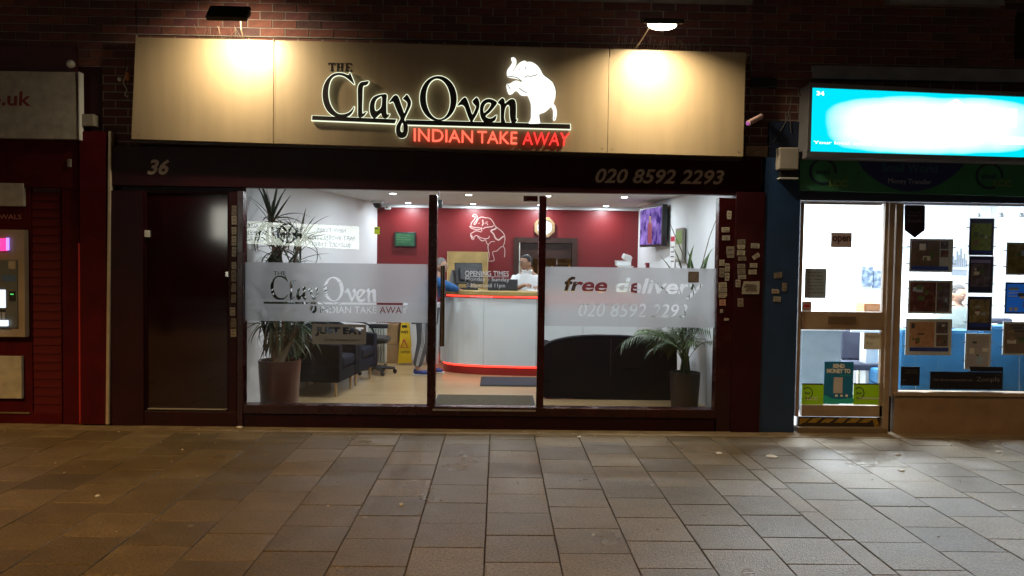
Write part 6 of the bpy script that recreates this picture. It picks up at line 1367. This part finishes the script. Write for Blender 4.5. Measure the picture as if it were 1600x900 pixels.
# ------------------------------------------------------------------ across the street: the tyre shop's lit sign (seen as a reflection) and its building
ob = thing('building_opposite', (0, -20.4, 0), 'dark brick building across the street carrying a lit tyre sign', 'building')
MB().box(-14, 14, -26, -20.4, -.05, 7).part('wall', BP, ob); MB().box(-14.2, 14.2, -26.1, -20.2, 7.001, 7.2).part('parapet', stone, ob)
YV = 20.0
def Vq(px, py): q = P(px, py, YV); return Vector((q.x, -YV, q.z))
ts = thing('tyre_sign', (0,-20,2), 'long lit white tyre shop sign facing the takeaway from across the street', 'light-box sign')
A, B, C_, D_ = Vq(352, 344), Vq(558, 353.5), Vq(558, 389.5), Vq(352, 379)
dep = lambda v, y: Vector((v.x, y, v.z))
MB().add([dep(A,-20.0), dep(B,-20.0), dep(C_,-20.0), dep(D_,-20.0), dep(A,-20.35), dep(B,-20.35), dep(C_,-20.35), dep(D_,-20.35)], [(0,1,2,3),(4,7,6,5),(0,4,5,1),(1,5,6,2),(2,6,7,3),(3,7,4,0)]).part('lit_box', glow('tyre_sign_white', (.93,1,.86), 9.5), ts)
def refl_text(s_, quad, m, bold=0, mirror=True):
    v, f = text_raw(s_, 0, bold+.02, .5); x0 = min(a[0] for a in v); x1 = max(a[0] for a in v); y0 = min(a[1] for a in v); y1 = max(a[1] for a in v)
    q = [Vq(*c) for c in quad]; out = []
    for a in v:
        u = 1-(a[0]-x0)/(x1-x0); t_ = (a[1]-y0)/(y1-y0); p_ = (q[3]*(1-u)+q[2]*u)*(1-t_)+(q[0]*(1-u)+q[1]*u)*t_; out.append((p_.x, -19.99+(.02 if a[2] > 0 else 0), p_.z))
    MB().add(out, f).part('sign_letters', m, ts)
tm = M('sign_grey_letters', (.03,.03,.03), rough=.6)
for s_, q in (('NEW TYRES', (495,356,540,362)), ('PART WORN TYRES', (481,366.5,555,373.5)), ('BUDGET TYRES', (487,378,547,384.5)), ('ALLOY', (371,348.5,404,355.5)), ('WHEELS', (370,359.5,417,366.5)), ('CAR ACCESSORIES', (324,369,413,376.5))):
    x0, y0, x1, y1 = q
    if s_[:3] == 'CAR': s_ = 'CAR AC'; x0 = 384
    if s_ == 'ALLOY': x0 = 378
    if s_ == 'WHEELS': x0 = 380
    refl_text(s_, hq(x0, y0, x1, y1, .04), tm, .0)
def vshape(loops, Yf, m, name):
    q = [[(Vq(x, y).x, Vq(x, y).z) for x, y in lp] for lp in loops]; v, f = fill(q, .005); MB().add([(x, Yf+z, y) for x, y, z in v], f).part(name, m, ts)
vshape([ell(449,364,15,16,0), ell(449,364,12.3,13.3,0)], -19.985, M('tyre_print', (.03,.03,.035)), 'wheel_emblem')
for k in range(5):
    q = 2*PI*k/5+.3; c0 = (449+2.5*math.cos(q), 364+2.5*math.sin(q)); c1 = (449+12.5*math.cos(q), 364+13*math.sin(q)); nx, ny = -math.sin(q)*1.5, math.cos(q)*1.5; vshape([[(c0[0]+nx,c0[1]+ny),(c1[0]+nx,c1[1]+ny),(c1[0]-nx,c1[1]-ny),(c0[0]-nx,c0[1]-ny)]], -19.98, M('tyre_print', (.03,.03,.035)), 'wheel_spoke')
for s_ in (-1, 1):
    for k in range(3): vshape([[(449+s_*13, 356.5+k*2.4),(449+s_*(28-3*k), 354+k*3.2),(449+s_*(26-3*k), 356.5+k*3.0),(449+s_*13, 358.2+k*2.4)]], -19.975, M('tyre_print', (.03,.03,.035)), 'wing_stripe')
refl_text('PIT STOP', [(425,362),(471,364),(471,374),(425,372)], M('sign_red', (.3,.02,.01)), .05)
lw_ = thing('lit_window', (Vq(345,345).x, -20.3, 2), 'bright upstairs-style lit window in the building opposite', 'window'); p = Vq(346, 348); lw_.location = p; BASE[lw_.name] = p
MB().box(p.x-.42, p.x+.42, -20.39, -20.34, p.z-.55, p.z+.55).part('lit_glass', glow('lit_window_glass', (1,.97,.85), 12), lw_)
for q in ((-.47,-.42,-.6,.6),(.42,.47,-.6,.6),(-.42,.42,.55,.6),(-.42,.42,-.6,-.55)): MB().box(p.x+q[0], p.x+q[1], -20.39, -20.3, p.z+q[2], p.z+q[3]).part('frame', white_plastic, lw_)

# ------------------------------------------------------------------ street lamps behind the camera and litter in front
def street_lamp(x, y, power, col, label, h=7.0):
    t = thing('street_lamp', (x, y, 0), label, 'street lamp', 'street lamps along the kerb'); b = Vector((x, y, 0))
    MB().lathe([(.09,0),(.085,.9),(.055,.95),(.04,h)], b, 14).part('post', blackmetal, t, smooth=True); MB().tube([b+Vector((0,0,h)), b+Vector((0,.4,h+.12)), b+Vector((0,.9,h+.13))], .03, 8).part('arm', blackmetal, t, smooth=True)
    MB().box(x-.13, x+.13, y+.75, y+1.35, h+.08, h+.2).part('lamp_head', blackmetal, t, bev=.03); MB().box(x-.1, x+.1, y+.82, y+1.3, h+.06, h+.078).part('lamp_lens', glow('sodium_lens', (1,.55,.2), 12), t)
    lamp('street_lamp_bulb', 'SPOT', (x, y+1.05, h+.03), power, col, t, (math.radians(8), 0, 0), .12, None, math.radians(104), .4)
street_lamp(-6.7, -8.6, 3300, (1, .56, .16), 'sodium street lamp on the kerb towards the red shop')
street_lamp(2.6, -8.8, 1250, (1, .54, .19), 'paler street lamp on the kerb towards the estate agent')
scrap = M('litter_paper', (.6,.58,.55), rough=.8)
for x, y, sx, sy, lb in ((1123,708,.03,.022,'crumpled white scrap of paper on the paving before the maroon pilaster'), (1206,713,.05,.03,'flat white card lying on the paving below the navy pilaster'), (1408,735,.022,.02,'small white scrap on the bluish wet paving'), (1560,706,.03,.012,'thin pale scrap on the paving near the frame edge'), (1403,710,.035,.012,'pale flattened scrap on paving below the agent window'), (905,682.5,.02,.01,'tiny white scrap by the concrete strip under the delivery window'), (386,660,.03,.02,'pale scrap of litter against the foot of the takeaway shopfront'), (152,775,.014,.012,'tiny pale scrap on the orange-lit paving'), (627,788,.016,.014,'small pale fleck on the brown paving in the middle')):
    c = PZ(x, y, .004)
    if c.y > -.03: c.y = -.06
    t = thing('litter_scrap', c, lb, 'litter', 'scraps of litter on the paving')
    mb = MB(); nn = 9; vs = [(c.x, c.y, c.z+.012)] + [(c.x+sx*math.cos(2*PI*k/nn)*rnd.uniform(.7,1.1), c.y+sy*math.sin(2*PI*k/nn)*rnd.uniform(.7,1.1)*1.6, .003+rnd.uniform(0,.008)) for k in range(nn)]
    mb.add(vs+[(v[0], v[1], .001) for v in vs[1:]], [(0,1+k,1+(k+1)%nn) for k in range(nn)]+[(1+k,1+(k+1)%nn,10+(k+1)%nn,10+k) for k in range(nn)]).part('scrap', scrap, t)

mb = MB()
for i in range(150):
    x, y, s_ = rnd.uniform(-4.5, 5.5), -.1-rnd.random()**1.6*3.6, rnd.uniform(.003, .009); mb.obox((x, y, .002), s_, s_*rnd.uniform(.5,1), .0025, (rnd.uniform(-.3,.3), rnd.uniform(-.3,.3), rnd.uniform(0,3)))
mb.solo('grit', M('pale_grit', (.42,.36,.28), rough=.9), kind='stuff')
# lettering too small to pick apart stays one piece of print each
for o in bpy.data.objects:
    if o.type == 'MESH' and o.parent and o.name.split('.')[0] in ('print', 'text_line', 'small_text', 'printed_words', 'sign_line', 'fascia_words', 'ring_word', 'plate_letters', 'fascia_letters'): o['kind'] = 'stuff'
